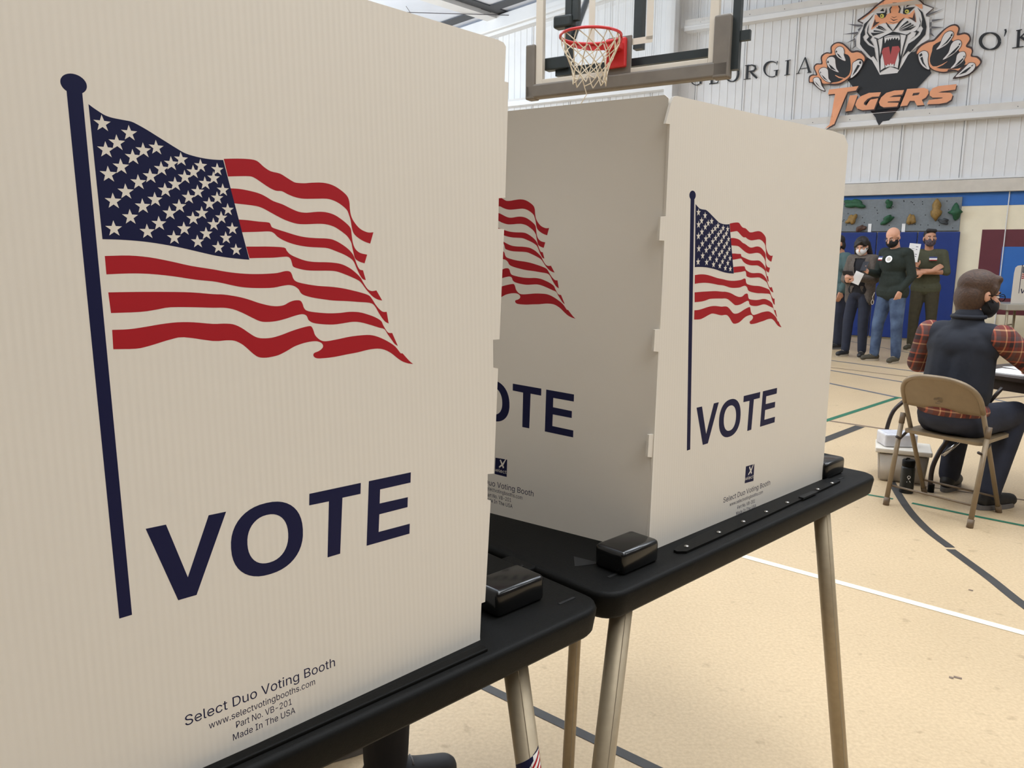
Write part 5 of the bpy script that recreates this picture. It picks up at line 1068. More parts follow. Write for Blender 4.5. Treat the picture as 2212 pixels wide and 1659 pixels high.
def torso(kw=1.0, kd=1.0, z0=0.92, z1=1.45, lean=(0, 0), sr=0.058):
    """chest, belly and shoulders between hip and neck height; kw, kd scale width and depth"""
    L = lambda t: V((lean[0] * t, lean[1] * t, z0 + (z1 - z0) * t))
    return [('e', L(0.05), (0.165 * kw, 0.115 * kd, 0.13)), ('e', L(0.35), (0.150 * kw, 0.108 * kd, 0.16)), ('e', L(0.68), (0.172 * kw, 0.118 * kd, 0.17)), ('e', L(0.86) + V((0, -0.01, 0)), (0.175 * kw, 0.095 * kd, 0.10)),
            ('c', L(0.95) + V((-0.155 * kw, -0.01, -0.015)), sr, L(0.95) + V((0.155 * kw, -0.01, -0.015)), sr)]

def limb(pts, rs): return [('c', pts[i], rs[i], pts[i + 1], rs[i + 1]) for i in range(len(pts) - 1)]

def stander(F, arms, headc, headR, skin, top_m, leg_m, shoe_m, sole_m, kw=1.0, kd=1.0, feet=((-0.11, 0.0, (-0.2, 1)), (0.11, 0.0, (0.2, 1))), sleeve=(1.0, 1.0), lean=(0, 0), top_len=0.84, hands=()):
    """arms: (shoulder, elbow, wrist) for left (-x) and right (+x)"""
    legs = []
    for (x, y, td), s in zip(feet, (-1, 1)):
        legs.append([V((s * 0.085, 0, 0.90)), V((x * 0.9 + s * 0.005, y * 0.6 + 0.02, 0.50)), V((x, y, 0.10))])
    neck0 = V((lean[0], lean[1] - 0.01, 1.44))
    P = torso(0.92 * kw, 0.9 * kd, lean=lean) + [('c', neck0, 0.060, V(headc) + headR @ V((0, -0.02, -0.06)), 0.055)] + head_prims(headc, headR)
    for a in arms: P += limb(a, [0.050, 0.038, 0.026])
    for h in hands: P += h
    for l in legs: P += limb(l, [0.085, 0.058, 0.040])
    F.skin('person', P, skin, None, 0.0085, 2)
    tr = [('e', V((0, 0, 0.93)), (0.170 * kw, 0.122 * kd, 0.11))]
    for l in legs: tr += limb(l[:2] + [l[2] + V((0, 0, 0.0))], [0.102 * kw, 0.074, 0.060])
    F.skin('trousers', tr, leg_m, None, 0.011, 3)
    tp = torso(1.05 * kw, 1.06 * kd, lean=lean, sr=0.070) + [('e', V((lean[0] * 0.3, lean[1] * 0.3 + 0.003, 1.04)), (0.170 * kw, 0.126 * kd, 0.17))] + [('c', V((-0.075 * kw, 0, top_len + 0.08)), 0.121 * kd, V((0.075 * kw, 0, top_len + 0.08)), 0.121 * kd)]
    for a, sl in zip(arms, sleeve):
        e, wv = V(a[1]), V(a[2])
        tp += limb([V(a[0]), e], [0.066, 0.054]) + [('c', e, 0.054, e + (wv - e) * (sl * 0.92), 0.040 if sl > 0.6 else 0.047)]
    F.skin('shirt', tp, top_m, None, 0.010, 3)
    for (x, y, td) in feet: shoe(F, (x, y), td, shoe_m, sole_m)
    return legs

def Rz(a): return Matrix.Rotation(math.radians(a), 3, 'Z')
def Rx(a): return Matrix.Rotation(math.radians(a), 3, 'X')
def Ry(a): return Matrix.Rotation(math.radians(a), 3, 'Y')
def ground(x, y): p = on_z(x, y, 0); return (p.x, p.y)
def facing(loc, deg):
    """deg: 0 faces the camera, + turns towards the right of the photograph"""
    d = V((-loc[0], -loc[1], 0)).normalized(); return Rz(deg) @ d
GRP = 'people waiting in line by the blue mats'

# --- woman with a phone
loc = ground(1846, 770); F = Fig(loc, facing(loc, -28), 'person in a brown-grey blazer and white mask looking down at a phone', GRP, 0.975)
hc, hR = V((0.0, 0.055, 1.60)), Rz(10) @ Rx(-26)
aL = [V((-0.165, -0.01, 1.40)), V((-0.215, 0.02, 1.13)), V((-0.055, 0.27, 1.14))]; aR = [V((0.165, -0.01, 1.40)), V((0.225, 0.03, 1.12)), V((0.07, 0.25, 1.10))]
hd = [hand_prims(aL[2], (0.3, 0.75, 0.35), (-0.5, 0.3, 0.4), 0.5, -1), hand_prims(aR[2], (-0.35, 0.75, 0.35), (0.4, 0.4, -0.5), 0.45, 1)]
stander(F, [aL, aR], hc, hR, M['skin'], M['black_cloth'], M['dark_jeans'], M['shoe'], M['sole'], 0.90, 0.95, ((-0.10, 0.0, (-0.35, 1)), (0.12, 0.06, (0.1, 1))), (1, 1), top_len=0.90, hands=hd)
jk = torso(1.06, 1.14, z0=0.96, sr=0.074)
jk = [q for q in jk] + [('c', V((-0.13, 0.0, 0.83)), 0.085, V((-0.13, 0.0, 1.05)), 0.09), ('c', V((0.13, 0.0, 0.83)), 0.085, V((0.13, 0.0, 1.05)), 0.09), ('c', V((0, -0.05, 0.83)), 0.09, V((0, -0.04, 1.1)), 0.10)]
for a in (aL, aR): jk += limb([a[0], a[1]], [0.074, 0.062]) + [('c', a[1], 0.062, a[1] + (a[2] - a[1]) * 0.86, 0.046)]
def open_front(bm):
    dl = [v for v in bm.verts if v.co.y > 0.05 and abs(v.co.x + 0.01) < 0.020 + 0.05 * max(0, (v.co.z - 0.95) / 0.45) + 0.10 * max(0, (1.05 - v.co.z) / 0.2) and v.co.z < 1.42 and v.co.y < 0.17]
    bmesh.ops.delete(bm, geom=dl, context='VERTS')
F.put('blazer', fuse('blazer', jk, None, None, 0.011, 4, open_front), M['blazer'])
face_parts(F, hc, hR); face_mask(F, hc, hR, M['mask_white'], 1.06)
f = lambda x, y, z: hc + hR @ V((x, y, z))
hair = [('e', f(0, -0.022, 0.046), (0.092, 0.104, 0.088), hR), ('e', f(0, -0.055, -0.04), (0.092, 0.070, 0.11), hR)]
for s in (-1, 1): hair += [('c', f(s * 0.078, -0.03, 0.03), 0.034, f(s * 0.094, -0.045, -0.16), 0.036)]
hair += [('c', f(-0.02, 0.066, 0.094), 0.022, f(0.070, 0.058, 0.02), 0.024), ('c', f(-0.02, 0.066, 0.094), 0.020, f(-0.066, 0.050, 0.03), 0.018)]
F.skin('hair', hair, M['hair_black'], None, 0.010, 2)
ph = F.w((0.0, 0.375, 1.215)); rt = Rz(math.degrees(F.rot))
b = NB(); box(b, ph, (0.072, 0.006, 0.038), rt @ V((1, 0.1, 0)).normalized(), rt @ (Rx(-35) @ V((0, 1, 0))), rt @ (Rx(-35) @ V((0, 0, 1))), 0.004)
t_ = solo('smartphone', b, M['phone'], 'dark smartphone held by the woman in the white mask', 'phone')
pp = F.w((-0.105, 0.30, 1.15)); b = NB(); box(b, pp, (0.055, 0.003, 0.085), rt @ V((0.8, 0.3, 0.35)).normalized(), rt @ V((-0.3, 0.9, 0.1)).normalized(), rt @ V((-0.35, -0.1, 0.93)).normalized(), 0.001)
solo('folded_paper', b, M['white'], 'folded white paper held with the phone by the woman in the blazer', 'paper')

# --- bald man
loc = ground(1914, 781); F = Fig(loc, facing(loc, -42), 'bald person in a dark green sweater, jeans and black mask holding a phone', GRP, 1.04)
hc, hR = V((-0.01, 0.085, 1.605)), Rz(10) @ Rx(-24)
aL = [V((-0.185, -0.005, 1.40)), V((-0.245, -0.04, 1.12)), V((-0.185, 0.07, 0.93))]      # left hand in its pocket
aR = [V((0.185, -0.005, 1.40)), V((0.245, 0.02, 1.13)), V((0.16, 0.29, 1.17))]
hd = [hand_prims(aL[2], (0.25, 0.10, -0.95), (-0.8, 0.4, 0.0), 0.5, -1), hand_prims(aR[2], (-0.2, 0.85, 0.35), (0.75, 0.2, -0.5), 0.55, 1)]
stander(F, [aL, aR], hc, hR, M['skin'], M['sweater_green'], M['jeans'], M['shoe_olive'], M['sole'], 1.06, 1.16, ((-0.14, 0.0, (-0.3, 1)), (0.13, 0.08, (0.15, 1))), (1, 1), lean=(0, 0.02), hands=hd)
face_parts(F, hc, hR); face_mask(F, hc, hR, M['mask_black'], 1.06)
f = lambda x, y, z: hc + hR @ V((x, y, z))
b = NB()
for s in (-1, 1):
    tube(b, [f(s * 0.034 + 0.024 * math.cos(t), 0.100, -0.004 + 0.017 * math.sin(t)) for t in [2 * math.pi * k / 16 for k in range(17)]], 0.0018, 6, False)
    tube(b, [f(s * 0.058, 0.098, 0.004), f(s * 0.082, 0.02, 0.006), f(s * 0.086, -0.02, 0.0)], 0.0018, 6)
tube(b, [f(-0.010, 0.100, 0.0), f(0.010, 0.100, 0.0)], 0.0018, 6); F.put('glasses', b, M['dark_steel'])
def badge(F, c, n, w, h, m, name, band=None, round_=False):
    n = V(n).normalized(); c = V(c) + n * 0.013; u = n.cross(V((0, 0, 1))).normalized() * -1; v = n.cross(u); v = v if v.z > 0 else -v
    b = NB(); fn = lambda x, y: c + u * x + v * y
    poly(b, [ellipse(0, 0, w, h, 20) if round_ else [(-w, -h), (w, -h), (w, h), (-w, h)]], fn); o = F.put(name, b, m, None, False)
    if band:
        b = NB(); poly(b, [[(-w, h * 0.3), (w, h * 0.3), (w, h), (-w, h)]], lambda x, y: c + n * 0.001 + u * x + v * y); F.put('sticker_band', b, M['mat_blue'], o, False)
        b = NB(); poly(b, [[(-w, -h), (w, -h), (w, -h * 0.55), (-w, -h * 0.55)]], lambda x, y: c + n * 0.001 + u * x + v * y); F.put('sticker_edge', b, M['red'], o, False)
    if round_:
        b = NB(); poly(b, [ellipse(0, 0, w * 0.6, h * 0.6, 16)], lambda x, y: c + n * 0.001 + u * x + v * y); F.put('sticker_print', b, M['clear_bin'], o, False)
badge(F, (0.050, 0.187, 1.335), (0.2, 0.95, 0.22), 0.040, 0.027, M['white'], 'flag_sticker', True)
badge(F, (-0.072, 0.182, 1.325), (-0.25, 0.95, 0.25), 0.044, 0.044, M['white'], 'round_sticker', None, True)
b = NB(); q = V((0.155, 0.135, 0.90)); tube(b, [q, q + V((0.01, 0.02, -0.06)), q + V((0.0, 0.02, -0.10))], 0.005, 6); tube(b, [q + V((0.0 + 0.02 * math.cos(t), 0.025, -0.13 + 0.03 * math.sin(t))) for t in [2 * math.pi * k / 12 for k in range(13)]], 0.004, 6, False); F.put('keychain', b, M['sole'])
rt = Rz(math.degrees(F.rot)); b = NB(); box(b, F.w((0.105, 0.40, 1.235)), (0.038, 0.006, 0.072), rt @ V((0.9, 0.3, 0)).normalized(), rt @ V((-0.25, 0.75, 0.6)).normalized(), rt @ V((0.15, -0.5, 0.8)).normalized(), 0.004)
solo('smartphone', b, M['phone'], 'dark smartphone held by the bald man in jeans', 'phone')

# --- man with crossed arms
loc = ground(1986, 757); F = Fig(loc, facing(loc, -6), 'person in an olive shirt and patterned mask with crossed arms, holding up a paper', GRP, 1.04)
hc, hR = V((0.0, 0.035, 1.625)), Rz(22) @ Rx(4)
aR = [V((0.185, -0.01, 1.41)), V((0.245, 0.03, 1.14)), V((0.16, 0.245, 1.22))]             # +x is the left of the picture
aR2 = [V((0.185, -0.01, 1.41)), V((0.255, 0.06, 1.13)), V((0.115, 0.225, 1.21))]
aL = [V((-0.185, -0.01, 1.41)), V((-0.255, 0.06, 1.15)), V((0.02, 0.225, 1.14))]
hd = [hand_prims(aR2[2], (0.35, 0.25, 0.85), (0.2, 0.95, -0.2), 0.55, 1), hand_prims(aL[2], (0.95, 0.05, -0.05), (0.0, 0.9, 0.35), 0.5, -1)]
# the right forearm also lies across, its hand tucked over the other upper arm
stander(F, [aL, aR2], hc, hR, M['skin2'], M['olive'], M['olive_pants'], M['shoe_olive'], M['sole'], 1.05, 1.02, ((-0.12, 0.0, (-0.3, 1)), (0.12, 0.0, (0.3, 1))), (0.12, 0.30), hands=hd)
fore = limb([V((0.235, 0.08, 1.145)), V((-0.10, 0.235, 1.165))], [0.046, 0.032]) + hand_prims(V((-0.10, 0.235, 1.168)), (-0.7, -0.15, 0.55), (-0.2, 0.9, 0.3), 0.5, 1)
F.skin('crossed_forearm', fore, M['skin2'], None, 0.0085, 2)
face_parts(F, hc, hR); face_mask(F, hc, hR, M['mask_pattern'], 1.05)
f = lambda x, y, z: hc + hR @ V((x, y, z))
F.skin('hair', [('e', f(0, -0.026, 0.058), (0.080, 0.096, 0.078), hR), ('c', f(-0.045, 0.055, 0.102), 0.028, f(0.045, 0.055, 0.106), 0.030), ('e', f(0, -0.05, -0.01), (0.079, 0.062, 0.08), hR), ('c', f(0.074, 0.0, 0.03), 0.010, f(0.074, 0.012, -0.03), 0.006), ('c', f(-0.074, 0.0, 0.03), 0.010, f(-0.074, 0.012, -0.03), 0.006)], M['hair_black'], None, 0.009, 2)
badge(F, (-0.075, 0.133, 1.335), (-0.2, 0.97, 0.2), 0.050, 0.028, M['white'], 'flag_sticker', True)
b = NB(); tube(b, [V((0.105, 0.22, 1.205)) + V((0.034 * math.cos(t), 0.034 * math.sin(t), 0.012 * math.cos(t))) for t in [2 * math.pi * k / 20 for k in range(21)]], 0.008, 6, False); F.put('wristwatch', b, M['phone'])
rt = Rz(math.degrees(F.rot)); b = NB(); pc_ = F.w((0.165, 0.275, 1.42)); ux, uy, uz = rt @ V((1, 0.15, 0.1)).normalized(), rt @ V((-0.15, 1, 0.1)).normalized(), rt @ V((-0.1, -0.1, 1)).normalized()
box(b, pc_, (0.075, 0.003, 0.135), ux, uy, uz, 0.001); t_ = solo('folded_paper', b, M['white'], 'white printed paper held up by the man with crossed arms', 'paper')
b = NB()
for k, (x, z, w_) in enumerate(((-0.03, 0.09, 0.03), (-0.03, 0.05, 0.02), (-0.035, -0.02, 0.025), (-0.035, -0.05, 0.02), (0.02, 0.06, 0.04), (0.02, 0.03, 0.04), (0.02, 0.0, 0.035))): box(b, pc_ + ux * x + uz * z + uy * 0.0036, (w_ / 2, 0.0003, 0.002 if k > 3 else 0.005), ux, uy, uz)
obj('printed_lines', b, M['e_grey'], t_)

# --- person half hidden behind the second booth
loc = ground(1800, 752); F = Fig(loc, facing(loc, -60), 'person in a teal jacket mostly hidden behind the second voting booth', GRP, 1.0)
hc, hR = V((0.0, 0.06, 1.60)), Rx(-15)
aL = [V((-0.185, 0, 1.40)), V((-0.24, 0, 1.12)), V((-0.22, 0.08, 0.88))]; aR = [V((0.185, 0, 1.40)), V((0.24, 0, 1.12)), V((0.20, 0.10, 0.88))]
hd = [hand_prims(aL[2], (0, 0.2, -1), (-1, 0, 0), 0.4, -1), hand_prims(aR[2], (0, 0.2, -1), (1, 0, 0), 0.4, 1)]
stander(F, [aL, aR], hc, hR, M['skin2'], M['teal'], M['dark_jeans'], M['shoe'], M['sole_dark'], 1.05, 1.1, hands=hd)
face_parts(F, hc, hR); face_mask(F, hc, hR, M['mask_black'], 1.05)
f = lambda x, y, z: hc + hR @ V((x, y, z))
F.skin('hair', [('e', f(0, -0.024, 0.052), (0.084, 0.100, 0.084), hR), ('e', f(0, -0.05, -0.03), (0.082, 0.062, 0.09), hR)], M['hair_black'], None, 0.010, 2)

# --- voter behind the near booth, only a shoe shows under the table
loc = (-0.36, 1.86); F = Fig(loc, (0.93, 0.36), 'person standing behind the near voting booth, only a black shoe showing under it', None, 0.98)
hc, hR = V((0.0, 0.05, 1.60)), Rz(20) @ Rx(-20)
aL = [V((-0.18, 0, 1.40)), V((-0.23, 0.03, 1.13)), V((-0.12, 0.26, 1.02))]; aR = [V((0.18, 0, 1.40)), V((0.23, 0.03, 1.13)), V((0.12, 0.26, 1.02))]
hd = [hand_prims(aL[2], (0.2, 0.95, -0.2), (-0.2, 0.2, 1), 0.4, -1), hand_prims(aR[2], (-0.2, 0.95, -0.2), (0.2, 0.2, 1), 0.4, 1)]
stander(F, [aL, aR], hc, hR, M['skin'], M['black_cloth'], M['black_cloth'], M['shoe'], M['sole_dark'], 0.95, 1.0, ((-0.16, -0.12, (-0.1, 1)), (0.06, 0.02, (0.0, 1))), hands=hd)
face_parts(F, hc, hR); face_mask(F, hc, hR, M['mask_black'], 1.05)
f = lambda x, y, z: hc + hR @ V((x, y, z))
F.skin('hair', [('e', f(0, -0.024, 0.052), (0.084, 0.100, 0.084), hR), ('e', f(0, -0.05, -0.03), (0.082, 0.062, 0.09), hR)], M['hair_black'], None, 0.010, 2)
# ------------------------------------------------------------------ folding chair, its sitter, the table and what lies round them
CO = V((2.287, 4.063, 0)); CF = V((0.81, 0.586, 0)).normalized(); CR = V((0.586, -0.81, 0)).normalized()
def Ch(x, y, z): return CO + CR * x + CF * y + V((0, 0, z))
ch = thing('folding_chair', 'tan metal folding chair under the person in the navy vest', 'chair', tuple(CO), math.atan2(CF.y, CF.x) - math.pi / 2)
HW = 0.205
def side(z): return 0.40 - 0.425 * z / 0.76                        # the sloping front tubes: y as a function of z
arch = []
for k in range(25):
    t = math.pi * k / 24; c, s = math.cos(t), math.sin(t)
    z = 0.635 + 0.140 * abs(s) ** (2 / 2.6); x = -HW * math.copysign(abs(c) ** (2 / 2.6), c)
    arch.append((x, z))
for sgn in (-1, 1):
    b = NB(); tube(b, [Ch(sgn * HW, side(0.02), 0.02), Ch(sgn * HW, side(0.62), 0.62)], 0.0125, 14); l = obj('leg', b, M['tan_metal'], ch, True)
    b = NB(); tube(b, [Ch(sgn * HW, side(0.04), 0.045), Ch(sgn * HW, side(0.0), 0.0)], 0.016, 14); obj('rubber_foot', b, M['tan_edge'], l, True)
    xr = sgn * (HW + 0.022)
    b = NB(); tube(b, [Ch(xr, 0.0, 0.02), Ch(xr, 0.095, 0.505)], 0.0135, 14); l = obj('leg', b, M['tan_metal'], ch, True)
    b = NB(); tube(b, [Ch(xr, 0.088, 0.47), Ch(xr, 0.100, 0.53)], 0.0155, 14); obj('hinge_cap', b, M['tan_edge'], l, True)
    b = NB(); tube(b, [Ch(xr, 0.008, 0.045), Ch(xr, 0.0, 0.0)], 0.017, 14); obj('rubber_foot', b, M['tan_edge'], l, True)
    b = NB(); tube(b, [Ch(sgn * (HW + 0.012), 0.03, 0.40), Ch(sgn * (HW + 0.012), 0.07, 0.385), Ch(sgn * (HW + 0.01), 0.16, 0.425)], 0.008, 8); obj('seat_bracket', b, M['dark_tube'], ch, True)
b = NB(); tube(b, [Ch(-HW, side(0.60), 0.60)] + [Ch(x, side(z) - 0.02 * (1 - (x / HW) ** 2), z) for x, z in arch] + [Ch(HW, side(0.60), 0.60)], 0.0135, 14); bf = obj('back_frame', b, M['tan_metal'], ch, True)
b = NB(); fr, bk = [], []
N_ = 16
for dy, L in ((0.004, fr), (-0.004, bk)):
    for i in range(N_ + 1):
        x = -HW + 2 * HW * i / N_; top = 0.635 + 0.138 * max(0, 1 - abs(x / HW) ** 2.6) ** (1 / 2.6); col = []
        for j in range(7):
            z = 0.585 + (top - 0.585) * j / 6
            col.append(b.verts.new(Ch(x, side(z) + dy - 0.022 * (1 - (x / HW) ** 2), z)))
        L.append(col)
for L in (fr, bk):
    for i in range(N_):
        for j in range(6): b.faces.new((L[i][j], L[i + 1][j], L[i + 1][j + 1], L[i][j + 1]))
for i in range(N_): b.faces.new((fr[i][0], fr[i + 1][0], bk[i + 1][0], bk[i][0]))
obj('backrest', b, M['tan_metal'], ch, True)
b = NB()
for k in range(7): box(b, Ch(0.012 * math.sin(k * 2.3), side(0.66) - 0.0275, 0.63 + 0.010 * k), (0.012, 0.0006, 0.003), CR, CF)
obj('worn_number', b, M['tan_edge'], ch)
b = NB(); pts = []
for cx, cy, st in ((0.165, 0.43, 0), (-0.165, 0.43, 90), (-0.175, 0.10, 180), (0.175, 0.10, 270)):
    for k in range(6): t = math.radians(st + 18 * k); pts.append(Ch(cx + 0.03 * math.cos(t), cy + 0.03 * math.sin(t), 0.425))
board(b, pts, V((0, 0, 1)), 0.018); obj('seat', b, M['tan_metal'], ch)
for y, z, hw in ((0.022, 0.115, HW + 0.022), (side(0.10), 0.10, HW)):
    b = NB(); tube(b, [Ch(-hw, y, z), Ch(hw, y, z)], 0.006, 8); obj('stretcher', b, M['tan_edge'], ch, True)

# --- the sitter
F = Fig((CO.x, CO.y), (CF.x, CF.y), 'person with brown hair in a navy vest and plaid shirt sitting on the folding chair', None, 1.0)
hc, hR = V((0.025, 0.30, 1.205)), Rz(-34) @ Rx(-8)
sL, sR = V((-0.185, 0.235, 0.985)), V((0.185, 0.235, 0.985))
aL = [sL, V((-0.27, 0.30, 0.80)), V((-0.14, 0.55, 0.79))]; aR = [sR, V((0.285, 0.42, 0.83)), V((0.20, 0.66, 0.785))]
hd = hand_prims(aL[2], (0.5, 0.8, -0.05), (0, 0, 1), 0.35, 1) + hand_prims(aR[2], (-0.2, 0.95, -0.05), (0, 0, 1), 0.45, -1)
lL = [V((-0.09, 0.20, 0.52)), V((-0.13, 0.60, 0.53)), V((-0.165, 0.60, 0.10))]; lR = [V((0.09, 0.20, 0.52)), V((0.15, 0.60, 0.53)), V((0.135, 0.42, 0.10))]
body = [('e', V((0, 0.19, 0.56)), (0.155, 0.115, 0.12), None), ('e', V((0, 0.20, 0.72)), (0.140, 0.10, 0.17)), ('e', V((0, 0.225, 0.90)), (0.160, 0.105, 0.14)), ('c', V((-0.15, 0.235, 0.985)), 0.052, V((0.15, 0.235, 0.985)), 0.052), ('c', V((0, 0.235, 1.0)), 0.058, hc + hR @ V((0, -0.02, -0.05)), 0.054)]
body = [q if len(q) == 5 or q[0] == 'c' else q[:3] for q in body]
body = [('e', q[1], q[2]) if q[0] == 'e' else q for q in body]
P = body + head_prims(hc, hR) + hd
for a in (aL, aR): P += limb(a, [0.050, 0.038, 0.026])
for l in (lL, lR): P += limb(l, [0.080, 0.055, 0.038])
F.skin('person', P, M['skin'], None, 0.0085, 2)
tr = [('e', V((0, 0.175, 0.545)), (0.180, 0.135, 0.105))]
for l in (lL, lR): tr += limb(l, [0.098, 0.074, 0.060])
F.skin('trousers', tr, M['dark_jeans'], None, 0.011, 3)
sh = [('e', V((0, 0.178, 0.585)), (0.188, 0.150, 0.072)), ('e', V((0, 0.22, 0.90)), (0.150, 0.090, 0.12))]
for a in (aL, aR): sh += limb([a[0], a[1]], [0.074, 0.060]) + [('c', a[1], 0.060, a[1] + (a[2] - a[1]) * 0.88, 0.044)]
F.skin('plaid_shirt', sh, M['plaid'], None, 0.010, 3)
vs = [('e', V((0, 0.185, 0.70)), (0.176, 0.135, 0.085)), ('c', V((-0.045, 0.195, 0.68)), 0.134, V((-0.045, 0.228, 0.93)), 0.124), ('c', V((0.045, 0.195, 0.68)), 0.134, V((0.045, 0.228, 0.93)), 0.124), ('e', V((0, 0.225, 0.92)), (0.188, 0.132, 0.12)), ('c', V((-0.125, 0.232, 0.985)), 0.076, V((0.125, 0.232, 0.985)), 0.076),
      ('c', V((0, 0.232, 1.02)), 0.082, V((0.004, 0.245, 1.075)), 0.078)]
F.skin('vest', vs, M['vest'], None, 0.010, 3)
b = NB(); tube(b, [V((0.004 + 0.078 * math.cos(t), 0.245 + 0.078 * math.sin(t), 1.088)) for t in [2 * math.pi * k / 24 for k in range(25)]], 0.012, 8, False); F.put('collar', b, M['vest'])
face_parts(F, hc, hR); face_mask(F, hc, hR, M['mask_black'], 1.06)
f = lambda x, y, z: hc + hR @ V((x, y, z))
F.skin('hair', [('e', f(0, -0.020, 0.050), (0.092, 0.108, 0.088), hR), ('e', f(0, -0.052, -0.015), (0.090, 0.075, 0.10), hR), ('e', f(0, -0.055, -0.085), (0.066, 0.050, 0.05), hR), ('c', f(-0.045, 0.050, 0.090), 0.026, f(0.045, 0.050, 0.090), 0.026), ('c', f(0.080, 0.02, 0.04), 0.018, f(0.084, 0.012, 0.0), 0.010), ('c', f(-0.080, 0.02, 0.04), 0.018, f(-0.084, 0.012, 0.0), 0.010)], M['hair_brown'], None, 0.009, 2)
b = NB()
for s in (-1, 1):
    tube(b, [f(s * 0.034 + 0.025 * math.cos(t), 0.104, 0.0 + 0.019 * math.sin(t)) for t in [2 * math.pi * k / 16 for k in range(17)]], 0.0022, 6, False)
    tube(b, [f(s * 0.058, 0.102, 0.006), f(s * 0.088, 0.03, 0.006), f(s * 0.092, -0.01, 0.0)], 0.0024, 6)
F.put('glasses', b, M['black_plastic'])
for l, td in ((lL, (-0.15, 1)), (lR, (0.35, 1))): shoe(F, (l[2].x, l[2].y), td, M['shoe'], M['sole_dark'])

# --- folding table
TE = V((0.46, -0.888, 0)).normalized(); TG = V((0.888, 0.46, 0)).normalized(); TL = V((2.654, 4.614, 0))
def Tb(a, g, z): return TL + TE * a + TG * g + V((0, 0, z))
tb = thing('folding_table', 'dark brown folding table with papers, in front of the seated person', 'table', tuple(Tb(0.95, 0.38, 0)), math.atan2(TE.y, TE.x))
b = NB(); box(b, Tb(0.93, 0.38, 0.727), (0.93, 0.38, 0.013), TE, TG, V((0, 0, 1)), 0.004); obj('table_top', b, M['table_top'], tb)
b = NB()
for g in (0.03, 0.73): box(b, Tb(0.93, g, 0.685), (0.90, 0.012, 0.030), TE, TG)
obj('apron', b, M['table_top'], tb)
ly = lambda Y, pts: [on_y(x, y, Y) for x, y in pts]
A_ = ly(4.95, [(1903, 1026), (1905, 1000), (1909, 965), (1916, 925), (1930, 888), (1958, 862), (1990, 836), (2014, 818)]) + [Tb(0.06, 0.5, 0.66), Tb(0.16, 0.45, 0.70)]; A_[0].z = 0.012
b = NB(); tube(b, smooth_line(A_, 4), 0.013, 10); l = obj('leg', b, M['dark_tube'], tb, True); b = NB(); lathe(b, V((A_[0].x, A_[0].y, 0)), [(0.018, 0), (0.018, 0.035)], 14); obj('rubber_foot', b, M['black_plastic'], l)
B_ = ly(4.5, [(2009, 1073), (2010, 1040), (2015, 1008), (2030, 975), (2047, 948), (2051, 915), (2054, 880)]) + [Tb(0.14, 0.12, 0.62), Tb(0.20, 0.12, 0.70)]; B_[0].z = 0.012
b = NB(); tube(b, smooth_line(B_, 4), 0.014, 10); l = obj('leg', b, M['dark_tube'], tb, True); b = NB(); lathe(b, V((B_[0].x, B_[0].y, 0)), [(0.019, 0), (0.019, 0.05)], 14); obj('rubber_foot', b, M['black_plastic'], l)
b = NB(); tube(b, ly(4.48, [(2037, 984), (2084, 944)]), 0.012, 10); obj('brace', b, M['chrome'], tb, True)
for g in (0.08, 0.68):
    b = NB(); tube(b, [Tb(1.62, g, 0.012), Tb(1.62, g, 0.70)], 0.014, 10); obj('leg', b, M['dark_tube'], tb, True)
b = NB(); tube(b, ly(4.25, [(2136, 870), (2165, 838)]), 0.011, 8); obj('brace', b, M['dark_tube'], tb, True)
rnd = random.Random(3)
PAP = ('stack of white papers at the table edge beside the plaid sleeve', 'loose white sheet lying on the folding table beyond the stack', 'white sheet at the far side of the folding table')
for k, (a, g, r_, t) in enumerate(((0.30, 0.17, 5, 0.008), (0.25, 0.44, -20, 0.001), (0.62, 0.42, 30, 0.001))):
    d = Rz(r_) @ TE; b = NB(); box(b, Tb(a, g, 0.7408 + t / 2), (0.14, 0.108, t / 2), d, d.cross(V((0, 0, 1))) * -1); solo('paper', b, M['white'], PAP[k], 'paper', 'papers on the folding table')

# --- things on the floor under the table
bx_ = thing('storage_bin', 'cloudy plastic storage bin with a white lid under the folding table', 'storage bin', (2.50, 4.78, 0), -0.436)
ux, uy = Rz(-25) @ V((1, 0, 0)), Rz(-25) @ V((0, 1, 0)); bc = V((2.50, 4.78, 0))
b = NB()
lo = [bc + ux * (x * 0.130) + uy * (y * 0.105) + V((0, 0, 0.001)) for x, y in ((-1, -1), (1, -1), (1, 1), (-1, 1))]; hi = [bc + ux * (x * 0.146) + uy * (y * 0.118) + V((0, 0, 0.19)) for x, y in ((-1, -1), (1, -1), (1, 1), (-1, 1))]
vl, vh = [b.verts.new(p) for p in lo], [b.verts.new(p) for p in hi]
b.faces.new(vl[::-1]); b.faces.new(vh)
for i in range(4): b.faces.new((vl[i], vl[(i + 1) % 4], vh[(i + 1) % 4], vh[i]))
bmesh.ops.bevel(b, geom=b.edges[:], offset=0.012, segments=2, affect='EDGES'); obj('tub', b, M['clear_bin'], bx_, True)
b = NB(); box(b, bc + V((0, 0, 0.203)), (0.160, 0.132, 0.016), ux, uy, V((0, 0, 1)), 0.008); obj('lid', b, M['lid_white'], bx_)
b = NB(); box(b, bc + ux * -0.04 + V((0, 0, 0.262)), (0.100, 0.075, 0.042), Rz(20) @ ux, Rz(20) @ uy, V((0, 0, 1)), 0.012)
solo('wrapped_packet', b, M['bag'], 'white plastic-wrapped packet lying on the lid of the storage bin', 'packet')
bt_ = thing('water_bottle', 'black water bottle with a small white mark standing behind the chair leg', 'bottle', (2.392, 4.49, 0))
bp_ = V((2.392, 4.49, 0))
